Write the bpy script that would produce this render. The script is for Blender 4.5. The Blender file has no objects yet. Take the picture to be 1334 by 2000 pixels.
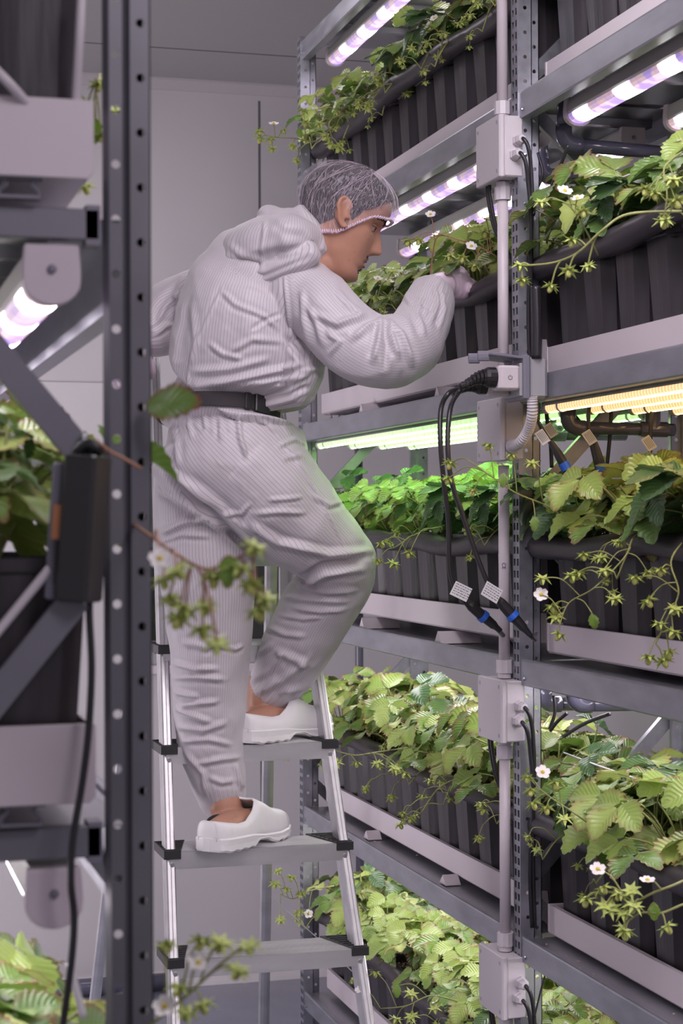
import bpy, bmesh, math, random
import numpy as np
from math import sin, cos, pi, sqrt, atan2, exp
from mathutils import Vector, Matrix, Quaternion, noise

# ------------------------------------------------------------------ camera, world, lights, exposure
F = 3550.0; YAW = math.atan2(992.0, 3550.0); CS, SN = cos(YAW), sin(YAW)
CX, HOR = 667.0, 1020.0
H = 1.63                                # eye height above the floor: everything is lifted by H at the end
sc = bpy.context.scene
COL = sc.collection
cam_d = bpy.data.cameras.new('camera'); cam = bpy.data.objects.new('camera', cam_d); COL.objects.link(cam)
cam_d.sensor_fit = 'AUTO'; cam_d.sensor_width = 36; cam_d.lens = F / 2000 * 36
cam_d.shift_y = (HOR - 1000) / 2000
ROLL = math.radians(-0.2)
cam.rotation_euler = (Matrix.Rotation(-YAW, 3, 'Z') @ Matrix.Rotation(pi/2, 3, 'X') @ Matrix.Rotation(ROLL, 3, 'Z')).to_euler()
cam_d.dof.use_dof = True; cam_d.dof.focus_distance = 3.75; cam_d.dof.aperture_fstop = 9.0
cam_d.clip_start = 0.05
sc.camera = cam
vs = sc.view_settings
vs.view_transform = 'Standard'; vs.look = 'None'; vs.gamma = 1.0; vs.use_curve_mapping = False
vs.exposure = 0.08
sc.cycles.use_denoising = True
sc.cycles.max_bounces = 6; sc.cycles.transparent_max_bounces = 12
sc.cycles.sample_clamp_indirect = 4.0
wd = bpy.data.worlds.new('world'); sc.world = wd; wd.use_nodes = True
wd.node_tree.nodes['Background'].inputs[0].default_value = (0.88, 0.81, 0.92, 1)
wd.node_tree.nodes['Background'].inputs[1].default_value = 0.27

def area(name, loc, target, size, size_y, power, color):
    d = bpy.data.lights.new(name, 'AREA'); d.shape = 'RECTANGLE'; d.size = size; d.size_y = size_y
    d.energy = power; d.color = color
    o = bpy.data.objects.new(name, d); COL.objects.link(o)
    o.location = loc
    o.rotation_euler = (Vector(target) - Vector(loc)).to_track_quat('-Z', 'Y').to_euler()
    return o
area('ceiling_panel_light', (0.78, 2.5, 1.50), (0.85, 3.5, -.1), 0.45, 1.7, 33, (1.0, 0.92, 0.98))
area('ceiling_panel_light', (1.0, 0.1, 1.45), (0.85, 3.6, -.2), 0.6, 1.0, 25, (1.0, 0.91, 0.99))
area('ceiling_panel_light', (0.72, 5.0, 1.50), (0.75, 5.25, -1.0), 0.7, 0.4, 6, (1.0, 0.92, 0.98))
area('added_wall_fill', (-0.55, 4.5, -0.55), (0.9, 6.0, -0.75), 1.2, 1.0, 27, (1.0, 0.93, 0.99))  # added fill light for the back wall

# ------------------------------------------------------------------ pixel helpers (point on the ray of a pixel at depth t / y / x)
def P(px, py, t):
    u = (px - CX) / F; v = (HOR - py) / F
    return Vector((t * (u * CS + SN), t * (-u * SN + CS), t * v))
def Py(px, py, y):
    u = (px - CX) / F
    return P(px, py, y / (-u * SN + CS))
def Px(px, py, x):
    u = (px - CX) / F
    return P(px, py, x / (u * CS + SN))
RIGHT = Vector((CS, -SN, 0)); AWAY = Vector((SN, CS, 0)); UP = Vector((0, 0, 1))

# ------------------------------------------------------------------ mesh builder
class MB:
    def __init__(s): s.v = []; s.f = []; s.m = []; s.cur = 0
    def add(s, vs_, fs_):
        n = len(s.v); s.v.extend([tuple(p) for p in vs_]); s.f.extend([tuple(i + n for i in f) for f in fs_]); s.m.extend([s.cur] * len(fs_))
    def box(s, lo, hi):
        x0, y0, z0 = lo; x1, y1, z1 = hi
        s.add([(x0,y0,z0),(x1,y0,z0),(x1,y1,z0),(x0,y1,z0),(x0,y0,z1),(x1,y0,z1),(x1,y1,z1),(x0,y1,z1)],
              [(0,3,2,1),(4,5,6,7),(0,1,5,4),(1,2,6,5),(2,3,7,6),(3,0,4,7)])
        return s
    def cbox(s, c, sz, M=None, bev=0.0):
        """box with chamfered vertical+horizontal edges: rings stacked"""
        hx, hy, hz = sz[0] / 2, sz[1] / 2, sz[2] / 2
        b = min(bev, hx * .49, hy * .49, hz * .49)
        def ring(ix, z):
            a, e = hx - ix, hy - ix
            k = b
            return [(-a+k,-e,z),(a-k,-e,z),(a,-e+k,z),(a,e-k,z),(a-k,e,z),(-a+k,e,z),(-a,e-k,z),(-a,-e+k,z)]
        if b <= 0:
            pts = [(-hx,-hy,-hz),(hx,-hy,-hz),(hx,hy,-hz),(-hx,hy,-hz),(-hx,-hy,hz),(hx,-hy,hz),(hx,hy,hz),(-hx,hy,hz)]
            fs = [(0,3,2,1),(4,5,6,7),(0,1,5,4),(1,2,6,5),(2,3,7,6),(3,0,4,7)]
        else:
            rs = [ring(b*.6,-hz), ring(0,-hz+b*.6), ring(0,hz-b*.6), ring(b*.6,hz)]
            pts = sum(rs, []); fs = [tuple(range(7,-1,-1)), tuple(range(24,32))]
            for r in range(3):
                for i in range(8):
                    j = (i+1) % 8; fs.append((r*8+i, r*8+j, (r+1)*8+j, (r+1)*8+i))
        M = M or Matrix(); c = Vector(c)
        s.add([(M @ Vector(p)) + c for p in pts], fs)
        return s
    def prism(s, prof, a, b, X, Y, cap=True):
        """extrude the closed 2-D profile (list of (x,y) in axes X,Y) from point a to b"""
        a, b, X, Y = Vector(a), Vector(b), Vector(X), Vector(Y); n = len(prof)
        s.add([a + X*p[0] + Y*p[1] for p in prof] + [b + X*p[0] + Y*p[1] for p in prof],
              [(i, (i+1) % n, n + (i+1) % n, n + i) for i in range(n)] + ([tuple(range(n-1,-1,-1)), tuple(range(n, 2*n))] if cap else []))
        return s
    def tube(s, pts, r, n=8, cap=True, sq=1.0):
        pts = [Vector(p) for p in pts]; N = len(pts)
        rs = r if isinstance(r, (list, tuple)) else [r] * N
        tan = []
        for i in range(N):
            d = pts[min(i+1,N-1)] - pts[max(i-1,0)]
            tan.append(d.normalized() if d.length > 1e-9 else Vector((0,0,1)))
        ref = Vector((0,0,1)) if abs(tan[0].z) < .9 else Vector((0,1,0))
        nx = (ref - tan[0]*ref.dot(tan[0])).normalized(); V = []
        for i in range(N):
            nx = nx - tan[i]*nx.dot(tan[i])
            if nx.length < 1e-6: nx = tan[i].orthogonal()
            nx.normalize(); ny = tan[i].cross(nx)
            for k in range(n):
                a = 2*pi*k/n; V.append(pts[i] + nx*(cos(a)*rs[i]) + ny*(sin(a)*rs[i]*sq))
        fs = []
        for i in range(N-1):
            for k in range(n):
                fs.append((i*n+k, i*n+(k+1)%n, (i+1)*n+(k+1)%n, (i+1)*n+k))
        if cap: fs += [tuple(range(n-1,-1,-1)), tuple(range((N-1)*n, N*n))]
        s.add(V, fs); return s
    def sphere(s, c, r, nu=10, nv=7, M=None):
        c = Vector(c); r = r if isinstance(r, (list, tuple)) else (r, r, r); V = []; M = M or Matrix()
        for j in range(nv+1):
            a = pi*j/nv
            for i in range(nu):
                b = 2*pi*i/nu; V.append(c + M @ Vector((r[0]*sin(a)*cos(b), r[1]*sin(a)*sin(b), r[2]*cos(a))))
        s.add(V, [(j*nu+i, (j+1)*nu+i, (j+1)*nu+(i+1)%nu, j*nu+(i+1)%nu) for j in range(nv) for i in range(nu)]); return s
    def plate(s, o, U, V, w, L, cols, pitch, off=0.0, hole=(.004,.004), n=8, rect=False):
        """sheet w x L (axes U,V from corner o) punched with holes: cols = hole centres across w"""
        o, U, V = Vector(o), Vector(U), Vector(V)
        edges = [0.0] + [(cols[i]+cols[i+1])/2 for i in range(len(cols)-1)] + [w]
        rows = int(L / pitch)
        lo = 0.0
        for ci, cc in enumerate(cols):
            a, b = edges[ci], edges[ci+1]; v = 0.0
            ro = off if not isinstance(off, (list, tuple)) else off[ci]
            if ro > 0: s.add([o+U*a, o+U*b, o+U*b+V*ro, o+U*a+V*ro], [(0,1,2,3)])
            k = 0; v0 = ro
            while v0 + pitch <= L + 1e-6:
                cy = v0 + pitch/2
                if rect:
                    hp = [(cc-hole[0],cy-hole[1]),(cc+hole[0],cy-hole[1]),(cc+hole[0],cy+hole[1]),(cc-hole[0],cy+hole[1])]
                    op = [(a,v0),(b,v0),(b,v0+pitch),(a,v0+pitch)]; m = 4
                else:
                    m = 8; hp = []; op = []
                    for q in range(8):
                        an = -3*pi/4 + q*pi/4; hp.append((cc+hole[0]*cos(an), cy+hole[1]*sin(an)))
                    op = [(a,v0),((a+b)/2,v0),(b,v0),(b,cy),(b,v0+pitch),((a+b)/2,v0+pitch),(a,v0+pitch),(a,cy)]
                s.add([o+U*p[0]+V*p[1] for p in op+hp], [(q,(q+1)%m,m+(q+1)%m,m+q) for q in range(m)])
                v0 += pitch
            if L - v0 > 1e-5: s.add([o+U*a+V*v0, o+U*b+V*v0, o+U*b+V*L, o+U*a+V*L], [(0,1,2,3)])
        return s
    def mesh(s, name, mats, smooth=False):
        me = bpy.data.meshes.new(name); me.from_pydata(s.v, [], s.f)
        for m in (mats if isinstance(mats, (list, tuple)) else [mats]): me.materials.append(m)
        if any(s.m): me.polygons.foreach_set('material_index', s.m)
        if smooth: me.polygons.foreach_set('use_smooth', [True]*len(s.f))
        me.update(); return me
    def build(s, name, mats, parent=None, smooth=False, solid=0.0, bev=0.0):
        return link(name, s.mesh(name, mats, smooth), parent, solid, bev)

def link(name, me, parent=None, solid=0.0, bev=0.0):
    o = bpy.data.objects.new(name, me); COL.objects.link(o)
    if parent is not None:
        o.parent = parent; o.matrix_parent_inverse = parent.matrix_basis.inverted()
    if solid:
        md = o.modifiers.new('solid', 'SOLIDIFY'); md.thickness = solid; md.offset = -1
    if bev:
        md = o.modifiers.new('bevel', 'BEVEL'); md.width = bev; md.segments = 2; md.limit_method = 'ANGLE'
    return o
def thing(name, loc=(0,0,0), label=None, cat=None, group=None, rz=0):
    o = bpy.data.objects.new(name, None); COL.objects.link(o); o.location = loc; o.rotation_euler = (0,0,rz)
    o.empty_display_size = .05
    return tag(o, label, cat, group)
def tag(o, label=None, cat=None, group=None, kind=None):
    if label: o['label'] = label
    if cat: o['category'] = cat
    if group: o['group'] = group
    if kind: o['kind'] = kind
    return o
def struct(o): o['kind'] = 'structure'; return o
def smooth_path(pts, k=6):
    """Catmull-Rom through points"""
    p = [Vector(q) for q in pts]; out = []
    for i in range(len(p)-1):
        a = p[max(i-1,0)]; b = p[i]; c = p[i+1]; d = p[min(i+2,len(p)-1)]
        for j in range(k):
            t = j/k
            out.append(.5*((2*b) + (c-a)*t + (2*a-5*b+4*c-d)*t*t + (3*b-a-3*c+d)*t**3))
    out.append(p[-1]); return out
ORD = ['first','second','third','fourth','fifth','sixth','seventh','eighth','ninth','tenth','eleventh','twelfth','thirteenth','fourteenth','fifteenth']

# ------------------------------------------------------------------ materials
def new_mat(name):
    m = bpy.data.materials.new(name); m.use_nodes = True
    nt = m.node_tree; b = nt.nodes['Principled BSDF']
    return m, nt, b
def N(nt, typ, **kw):
    n = nt.nodes.new(typ)
    for k, v in kw.items():
        if k in n.inputs: n.inputs[k].default_value = v
        else: setattr(n, k, v)
    return n
def simple(name, col, rough=.5, metal=0.0, spec=.5, var=0.0, vscale=8, bump=0.0, bscale=60, stretch=(1,1,1), coat=0.0, sss=0.0):
    m, nt, b = new_mat(name)
    b.inputs['Base Color'].default_value = (*col, 1); b.inputs['Roughness'].default_value = rough
    b.inputs['Metallic'].default_value = metal; b.inputs['Specular IOR Level'].default_value = spec
    b.inputs['Coat Weight'].default_value = coat
    if sss:
        b.inputs['Subsurface Weight'].default_value = sss; b.inputs['Subsurface Radius'].default_value = (.012,.004,.002); b.inputs['Subsurface Scale'].default_value = 1
    tc = N(nt, 'ShaderNodeTexCoord'); mp = N(nt, 'ShaderNodeMapping'); mp.inputs['Scale'].default_value = stretch
    nt.links.new(tc.outputs['Object'], mp.inputs['Vector'])
    if var:
        n = N(nt, 'ShaderNodeTexNoise', Scale=vscale, Detail=4); nt.links.new(mp.outputs[0], n.inputs['Vector'])
        r = N(nt, 'ShaderNodeMapRange'); r.inputs['From Min'].default_value = .3; r.inputs['From Max'].default_value = .7
        r.inputs['To Min'].default_value = 1-var; r.inputs['To Max'].default_value = 1+var
        nt.links.new(n.outputs['Fac'], r.inputs['Value'])
        mx = N(nt, 'ShaderNodeVectorMath', operation='SCALE'); mx.inputs[0].default_value = col
        nt.links.new(r.outputs[0], mx.inputs['Scale']); nt.links.new(mx.outputs[0], b.inputs['Base Color'])
        r2 = N(nt, 'ShaderNodeMapRange'); r2.inputs['To Min'].default_value = rough*.8; r2.inputs['To Max'].default_value = min(1, rough*1.25)
        nt.links.new(n.outputs['Fac'], r2.inputs['Value']); nt.links.new(r2.outputs[0], b.inputs['Roughness'])
    if bump:
        n = N(nt, 'ShaderNodeTexNoise', Scale=bscale, Detail=3); nt.links.new(mp.outputs[0], n.inputs['Vector'])
        bp = N(nt, 'ShaderNodeBump', Strength=bump, Distance=.003); nt.links.new(n.outputs['Fac'], bp.inputs['Height']); nt.links.new(bp.outputs[0], b.inputs['Normal'])
    return m
def emis(name, col, strength):
    m, nt, b = new_mat(name); b.inputs['Base Color'].default_value = (.8,.8,.8,1); b.inputs['Emission Color'].default_value = (*col, 1); b.inputs['Emission Strength'].default_value = strength
    return m
M = {}
M['wall'] = simple('insulated_panel_wall', (.56,.525,.555), .38, var=.03, vscale=1.5)
M['wall_low'] = simple('wall_lower_panel', (.62,.585,.61), .4, var=.02)
M['ceil'] = simple('ceiling_panel', (.40,.385,.39), .5)
M['seam'] = simple('panel_seam', (.13,.12,.125), .6)
M['coving'] = simple('coving', (.50,.46,.48), .5)
M['floor'] = simple('epoxy_floor', (.22,.23,.30), .25, var=.08, vscale=4, coat=.3)
M['galv'] = simple('galvanised_steel', (.36,.365,.41), .36, .75, var=.14, vscale=34, stretch=(1,.35,1))
M['galv_shelf'] = simple('galvanised_shelf', (.33,.33,.37), .30, .7, var=.1, vscale=6)
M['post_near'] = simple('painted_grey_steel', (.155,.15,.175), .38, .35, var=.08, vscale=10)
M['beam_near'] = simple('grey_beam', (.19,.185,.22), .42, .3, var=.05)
M['pvc'] = simple('white_pvc', (.63,.56,.605), .38, var=.02, vscale=3)
M['jbox'] = simple('light_grey_box_plastic', (.60,.55,.595), .42)
M['grey_pl'] = simple('mid_grey_plastic', (.36,.35,.38), .42)
M['dgrey_pl'] = simple('dark_grey_rim_plastic', (.20,.19,.24), .4)
M['pot'] = simple('black_pot_plastic', (.032,.027,.033), .38, spec=.5, var=.3, vscale=60, stretch=(1,1,.06), bump=.25, bscale=90)
M['film'] = simple('black_plastic_film', (.038,.031,.038), .42, spec=.45, var=.15, vscale=10, bump=.2, bscale=25)
M['soil'] = simple('coir_substrate', (.10,.05,.035), .95, var=.7, vscale=220, bump=1.0, bscale=160)
M['perl'] = simple('perlite_grains', (.55,.45,.42), .9)
M['alu'] = simple('ladder_aluminium', (.60,.585,.605), .42, .85, var=.1, vscale=25, stretch=(.2,1,1))
M['blackcap'] = simple('black_ribbed_plastic', (.025,.025,.027), .4)
M['cable'] = simple('black_cable_rubber', (.022,.02,.024), .32)
M['blue'] = simple('blue_ring', (.03,.13,.62), .4)
M['paper'] = simple('white_label', (.66,.64,.66), .6)
M['ink'] = simple('label_ink', (.10,.10,.12), .7)
M['orange'] = simple('orange_label', (.42,.17,.075), .6)
M['pipe'] = simple('grey_drain_pvc', (.10,.095,.145), .22, coat=.4)
M['string'] = simple('white_string', (.75,.72,.76), .6)
M['stem'] = simple('stem_green', (.26,.27,.09), .5, var=.3, vscale=30)
M['stem_red'] = simple('stem_reddish', (.34,.17,.10), .5, var=.2, vscale=30)
M['petal'] = simple('white_petal', (.85,.82,.82), .5)
M['pollen'] = simple('yellow_centre', (.65,.50,.06), .7)
M['fruit'] = simple('unripe_fruit', (.42,.44,.12), .5, var=.3, vscale=400)
M['sepal'] = simple('sepal_green', (.42,.50,.13), .5)
M['skin'] = simple('skin', (.46,.235,.165), .45, spec=.4, var=.05, vscale=60, sss=.12)
M['hair'] = simple('short_dark_hair', (.022,.013,.020), .55, bump=1.0, bscale=500, var=.3, vscale=300)
M['brow'] = simple('eyebrow_hair', (.03,.018,.016), .7)
M['eye'] = simple('eye_white', (.34,.29,.28), .2)
M['iris'] = simple('iris_dark', (.03,.02,.02), .15)
M['lip'] = simple('lips', (.36,.13,.10), .45)
M['glove'] = simple('nitrile_glove_pale', (.72,.56,.68), .3, bump=.3, bscale=60)
M['clog'] = simple('white_clog_foam', (.80,.78,.79), .38)
M['sock'] = simple('black_sock', (.02,.018,.02), .9)
M['belt'] = simple('black_webbing', (.035,.03,.035), .75, bump=.6, bscale=400)
M['screw'] = simple('screw_steel', (.5,.5,.52), .3, .9)
M['housing'] = simple('lamp_housing', (.50,.48,.47), .35, .2)
M['endcap'] = simple('lamp_end_cap', (.60,.52,.58), .35)
M['glass'] = simple('dark_window_glass', (.02,.025,.022), .06, spec=.8)
M['frame'] = simple('window_frame_metal', (.42,.41,.43), .3, .7)
M['debris'] = simple('dry_petal', (.62,.5,.42), .8)

def mk_leaf(name, base, yell, dark, red):
    m, nt, b = new_mat(name); L = nt.links
    at = N(nt, 'ShaderNodeAttribute'); at.attribute_name = 'tone'
    rim = N(nt, 'ShaderNodeAttribute'); rim.attribute_name = 'rim'
    uv = N(nt, 'ShaderNodeUVMap')
    sp = N(nt, 'ShaderNodeSeparateXYZ'); L.new(uv.outputs[0], sp.inputs[0])
    ab = N(nt, 'ShaderNodeMath', operation='ABSOLUTE'); L.new(sp.outputs['Y'], ab.inputs[0])
    m1 = N(nt, 'ShaderNodeMath', operation='MULTIPLY_ADD'); L.new(ab.outputs[0], m1.inputs[0]); m1.inputs[1].default_value = -.32; L.new(sp.outputs['X'], m1.inputs[2])
    fr = N(nt, 'ShaderNodeMath', operation='MULTIPLY'); L.new(m1.outputs[0], fr.inputs[0]); fr.inputs[1].default_value = 8.0*2*pi
    sn = N(nt, 'ShaderNodeMath', operation='SINE'); L.new(fr.outputs[0], sn.inputs[0])
    cr = N(nt, 'ShaderNodeValToRGB'); e = cr.color_ramp.elements
    e[0].position = 0; e[0].color = (*dark, 1); e[1].position = 1; e[1].color = (*yell, 1)
    e2 = cr.color_ramp.elements.new(.45); e2.color = (*base, 1)
    L.new(at.outputs['Fac'], cr.inputs['Fac'])
    vr = N(nt, 'ShaderNodeMapRange'); vr.inputs['From Min'].default_value = .80; vr.inputs['From Max'].default_value = 1.0; vr.inputs['To Max'].default_value = .15
    L.new(sn.outputs[0], vr.inputs['Value'])
    mx = N(nt, 'ShaderNodeMix', data_type='RGBA'); L.new(vr.outputs[0], mx.inputs['Factor']); L.new(cr.outputs[0], mx.inputs[6]); mx.inputs[7].default_value = (yell[0]*1.15, yell[1]*1.15, yell[2]*1.5, 1)
    mr = N(nt, 'ShaderNodeMix', data_type='RGBA'); L.new(rim.outputs['Fac'], mr.inputs['Factor']); L.new(mx.outputs[2], mr.inputs[6]); mr.inputs[7].default_value = (*red, 1)
    L.new(mr.outputs[2], b.inputs['Base Color'])
    b.inputs['Roughness'].default_value = .33; b.inputs['Specular IOR Level'].default_value = .75
    b.inputs['Sheen Weight'].default_value = .25; b.inputs['Sheen Roughness'].default_value = .4
    bp = N(nt, 'ShaderNodeBump', Strength=.3, Distance=.0012); L.new(sn.outputs[0], bp.inputs['Height']); bp.invert = True
    L.new(bp.outputs[0], b.inputs['Normal'])
    tr = N(nt, 'ShaderNodeBsdfTranslucent'); L.new(mr.outputs[2], tr.inputs['Color'])
    ms = N(nt, 'ShaderNodeMixShader'); ms.inputs[0].default_value = .28
    L.new(b.outputs[0], ms.inputs[1]); L.new(tr.outputs[0], ms.inputs[2])
    L.new(ms.outputs[0], nt.nodes['Material Output'].inputs['Surface'])
    return m
M['leaf'] = mk_leaf('strawberry_leaf', (.19,.33,.045), (.50,.60,.17), (.055,.13,.04), (.28,.08,.06))

def mk_suit():
    m, nt, b = new_mat('pinstriped_coverall_fabric'); L = nt.links
    at = N(nt, 'ShaderNodeAttribute'); at.attribute_name = 'stripe'
    fr = N(nt, 'ShaderNodeMath', operation='MULTIPLY'); L.new(at.outputs['Fac'], fr.inputs[0]); fr.inputs[1].default_value = 2*pi/.0054
    sn = N(nt, 'ShaderNodeMath', operation='SINE'); L.new(fr.outputs[0], sn.inputs[0])
    mr = N(nt, 'ShaderNodeMapRange'); mr.inputs['From Min'].default_value = .62; mr.inputs['From Max'].default_value = .95; mr.inputs['To Max'].default_value = .42
    L.new(sn.outputs[0], mr.inputs['Value'])
    mx = N(nt, 'ShaderNodeMix', data_type='RGBA'); L.new(mr.outputs[0], mx.inputs['Factor'])
    mx.inputs[6].default_value = (.60,.555,.595,1); mx.inputs[7].default_value = (.20,.165,.225,1)
    L.new(mx.outputs[2], b.inputs['Base Color'])
    b.inputs['Roughness'].default_value = .55; b.inputs['Sheen Weight'].default_value = .2
    tc = N(nt, 'ShaderNodeTexCoord')
    n1 = N(nt, 'ShaderNodeTexNoise', Scale=14, Detail=6, Distortion=1.5); L.new(tc.outputs['Object'], n1.inputs['Vector'])
    n1.noise_type = 'RIDGED_MULTIFRACTAL'
    bp = N(nt, 'ShaderNodeBump', Strength=.28, Distance=.008); L.new(n1.outputs['Fac'], bp.inputs['Height']); L.new(bp.outputs[0], b.inputs['Normal'])
    return m
M['suit'] = mk_suit()

def mk_net():
    m, nt, b = new_mat('hairnet_mesh'); L = nt.links
    b.inputs['Base Color'].default_value = (.80,.72,.82,1); b.inputs['Roughness'].default_value = .6
    uv = N(nt, 'ShaderNodeUVMap')
    ns = N(nt, 'ShaderNodeTexNoise', Scale=9, Detail=3); L.new(uv.outputs[0], ns.inputs['Vector'])
    ad = N(nt, 'ShaderNodeVectorMath', operation='MULTIPLY_ADD'); L.new(ns.outputs['Color'], ad.inputs[0]); ad.inputs[1].default_value = (.035,.02,0); L.new(uv.outputs[0], ad.inputs[2])
    mp = N(nt, 'ShaderNodeMapping'); mp.inputs['Scale'].default_value = (170, 9, 1); L.new(ad.outputs[0], mp.inputs['Vector'])
    vo = N(nt, 'ShaderNodeTexVoronoi', Scale=1, feature='DISTANCE_TO_EDGE'); L.new(mp.outputs[0], vo.inputs['Vector'])
    r1 = N(nt, 'ShaderNodeMapRange'); r1.inputs['From Min'].default_value = .03; r1.inputs['From Max'].default_value = .10; r1.inputs['To Min'].default_value = .29; r1.inputs['To Max'].default_value = .07
    L.new(vo.outputs['Distance'], r1.inputs['Value'])
    L.new(r1.outputs[0], b.inputs['Alpha'])
    return m
M['net'] = mk_net()

def mk_led(name, spot, mid, s_spot, s_mid, pitch, irr=1.6, low=.5, f0=.05, f1=.75):
    """diffuser lit by separate diodes: colour varies along the lamp (object y)"""
    m, nt, b = new_mat(name); L = nt.links
    tc = N(nt, 'ShaderNodeTexCoord'); sp = N(nt, 'ShaderNodeSeparateXYZ'); L.new(tc.outputs['Object'], sp.inputs[0])
    fr = N(nt, 'ShaderNodeMath', operation='MULTIPLY'); L.new(sp.outputs['Y'], fr.inputs[0]); fr.inputs[1].default_value = 2*pi/pitch
    sn = N(nt, 'ShaderNodeMath', operation='SINE'); L.new(fr.outputs[0], sn.inputs[0])
    mr = N(nt, 'ShaderNodeMapRange'); mr.inputs['From Min'].default_value = f0; mr.inputs['From Max'].default_value = f1
    n0 = N(nt, 'ShaderNodeTexNoise', Scale=22, Detail=2); L.new(tc.outputs['Object'], n0.inputs['Vector'])
    ad0 = N(nt, 'ShaderNodeMath', operation='MULTIPLY_ADD'); L.new(n0.outputs['Fac'], ad0.inputs[0]); ad0.inputs[1].default_value = irr; L.new(sn.outputs[0], ad0.inputs[2])
    sb0 = N(nt, 'ShaderNodeMath', operation='SUBTRACT'); L.new(ad0.outputs[0], sb0.inputs[0]); sb0.inputs[1].default_value = irr*.5; L.new(sb0.outputs[0], mr.inputs['Value'])
    n = N(nt, 'ShaderNodeTexNoise', Scale=38, Detail=1); L.new(tc.outputs['Object'], n.inputs['Vector'])
    cr = N(nt, 'ShaderNodeValToRGB'); cr.color_ramp.elements[0].color = (*mid[0], 1); cr.color_ramp.elements[1].color = (*mid[1], 1)
    cr.color_ramp.elements[0].position = .42; cr.color_ramp.elements[1].position = .58; L.new(n.outputs['Fac'], cr.inputs['Fac'])
    mx = N(nt, 'ShaderNodeMix', data_type='RGBA'); L.new(mr.outputs[0], mx.inputs['Factor']); L.new(cr.outputs[0], mx.inputs[6]); mx.inputs[7].default_value = (*spot, 1)
    st = N(nt, 'ShaderNodeMapRange'); L.new(mr.outputs[0], st.inputs['Value']); st.inputs['To Min'].default_value = s_mid; st.inputs['To Max'].default_value = s_spot
    # diodes shine mostly downwards: the sides of the diffuser are dimmer than its underside
    ge = N(nt, 'ShaderNodeNewGeometry'); sz = N(nt, 'ShaderNodeSeparateXYZ'); L.new(ge.outputs['Normal'], sz.inputs[0])
    ng = N(nt, 'ShaderNodeMapRange'); ng.inputs['From Min'].default_value = -.5; ng.inputs['From Max'].default_value = -1.0; ng.inputs['To Min'].default_value = low; ng.inputs['To Max'].default_value = 1.0; ng.interpolation_type = 'SMOOTHERSTEP'
    L.new(sz.outputs['Z'], ng.inputs['Value']); ml = N(nt, 'ShaderNodeMath', operation='MULTIPLY'); L.new(st.outputs[0], ml.inputs[0]); L.new(ng.outputs[0], ml.inputs[1])
    L.new(mx.outputs[2], b.inputs['Emission Color']); L.new(ml.outputs[0], b.inputs['Emission Strength'])
    b.inputs['Base Color'].default_value = (.6,.6,.6,1)
    return m
M['led_violet'] = mk_led('led_violet_white', (1,.95,1), ((.50,.30,1.0),(1.0,.62,.72)), 17.0, 1.15, .185, .7, .35, .25, .85)
M['led_green'] = mk_led('led_green_white', (.56,1.0,.36), ((.48,1.0,.28),(.60,1.0,.40)), 26.0, 21.0, .03, .5, .045)
M['led_warm'] = mk_led('led_warm_white', (1.0,.62,.24), ((1.0,.58,.26),(1.0,.62,.30)), 13.0, 8.0, .012, .6, .11)
M['led_white'] = mk_led('led_pink_white', (1,.92,.96), ((.9,.85,1.0),(1.0,.86,.90)), 17.0, 11.0, .085)
# ------------------------------------------------------------------ the room
FLOOR = -H; WALLY = 6.33; CEIL = 1.56
XF = 1.30; XB = 1.68; YN = 3.366; YF = 5.07; YE = 1.62      # rack: front / back x, near frame, far frame, end frame
TOPS = [-1.35, -.815, -.27, .283, .845, 1.385]
def part_box(name, lo, hi, mat, parent=None, bev=0.0):
    return MB().box(lo, hi).build(name, mat, parent, bev=bev)
struct(part_box('floor', (-1.6, -.5, FLOOR-.05), (2.5, WALLY+.1, FLOOR), M['floor']))
struct(part_box('ceiling', (-1.6, -.5, CEIL), (2.5, WALLY+.1, CEIL+.05), M['ceil']))
wb = struct(part_box('wall_back', (-1.6, WALLY, FLOOR), (2.5, WALLY+.06, CEIL), M['wall']))
struct(part_box('wall_right', (2.42, -.5, FLOOR), (2.5, WALLY, CEIL), M['wall']))
a = MB()
for y in (5.90,): a.box((-1.6, y, CEIL-.0015), (2.42, y+.006, CEIL+.001))
struct(a.build('trim_1', M['seam']))
struct(MB().prism([(0,0),(0,-.036),(.008,-.036),(.036,-.008),(.036,0)], (-1.6,WALLY,CEIL), (2.42,WALLY,CEIL), (0,-1,0), (0,0,1)).build('trim_2', M['coving']))
a = MB()
for px in (509,): 
    q = Py(px, 300, WALLY); a.box((q.x-.004, WALLY-.0015, FLOOR+.1), (q.x+.004, WALLY+.001, CEIL-.055))
struct(a.build('trim_3', M['seam']))
struct(MB().prism([(0,0),(0,.05),(.008,.05),(.03,.012),(.035,0)], (-1.6,WALLY,FLOOR), (2.42,WALLY,FLOOR), (0,-1,0), (0,0,1)).build('baseboard_back', M['wall_low']))
# wide pale rail seen left of the near post, and the dark window behind the ladder
qa = Py(60, 744, WALLY)
struct(part_box('trim_4', (-1.6, WALLY-.012, qa.z-.22), (.93, WALLY, qa.z), M['wall_low']))
w0 = Py(262, 1250, WALLY); w1 = Py(547, 985, WALLY)
wn = struct(MB().box((w0.x, WALLY-.006, w0.z), (w1.x, WALLY-.002, w1.z)).build('window_1', M['glass']))
a = MB()
for lo, hi in (((w0.x-.03,w0.z-.03),(w0.x,w1.z+.03)), ((w1.x-.012,w0.z-.03),(w1.x+.022,w1.z+.03)), ((w0.x,w1.z),(w1.x,w1.z+.03)), ((w0.x,w0.z-.035),(w1.x,w0.z))):
    a.box((lo[0],WALLY-.03,lo[1]), (hi[0],WALLY,hi[1]))
a.box((w1.x-.045, WALLY-.018, w0.z), (w1.x-.03, WALLY-.006, w1.z))
a.build('window_frame', M['frame'], wn, bev=.003)
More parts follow.
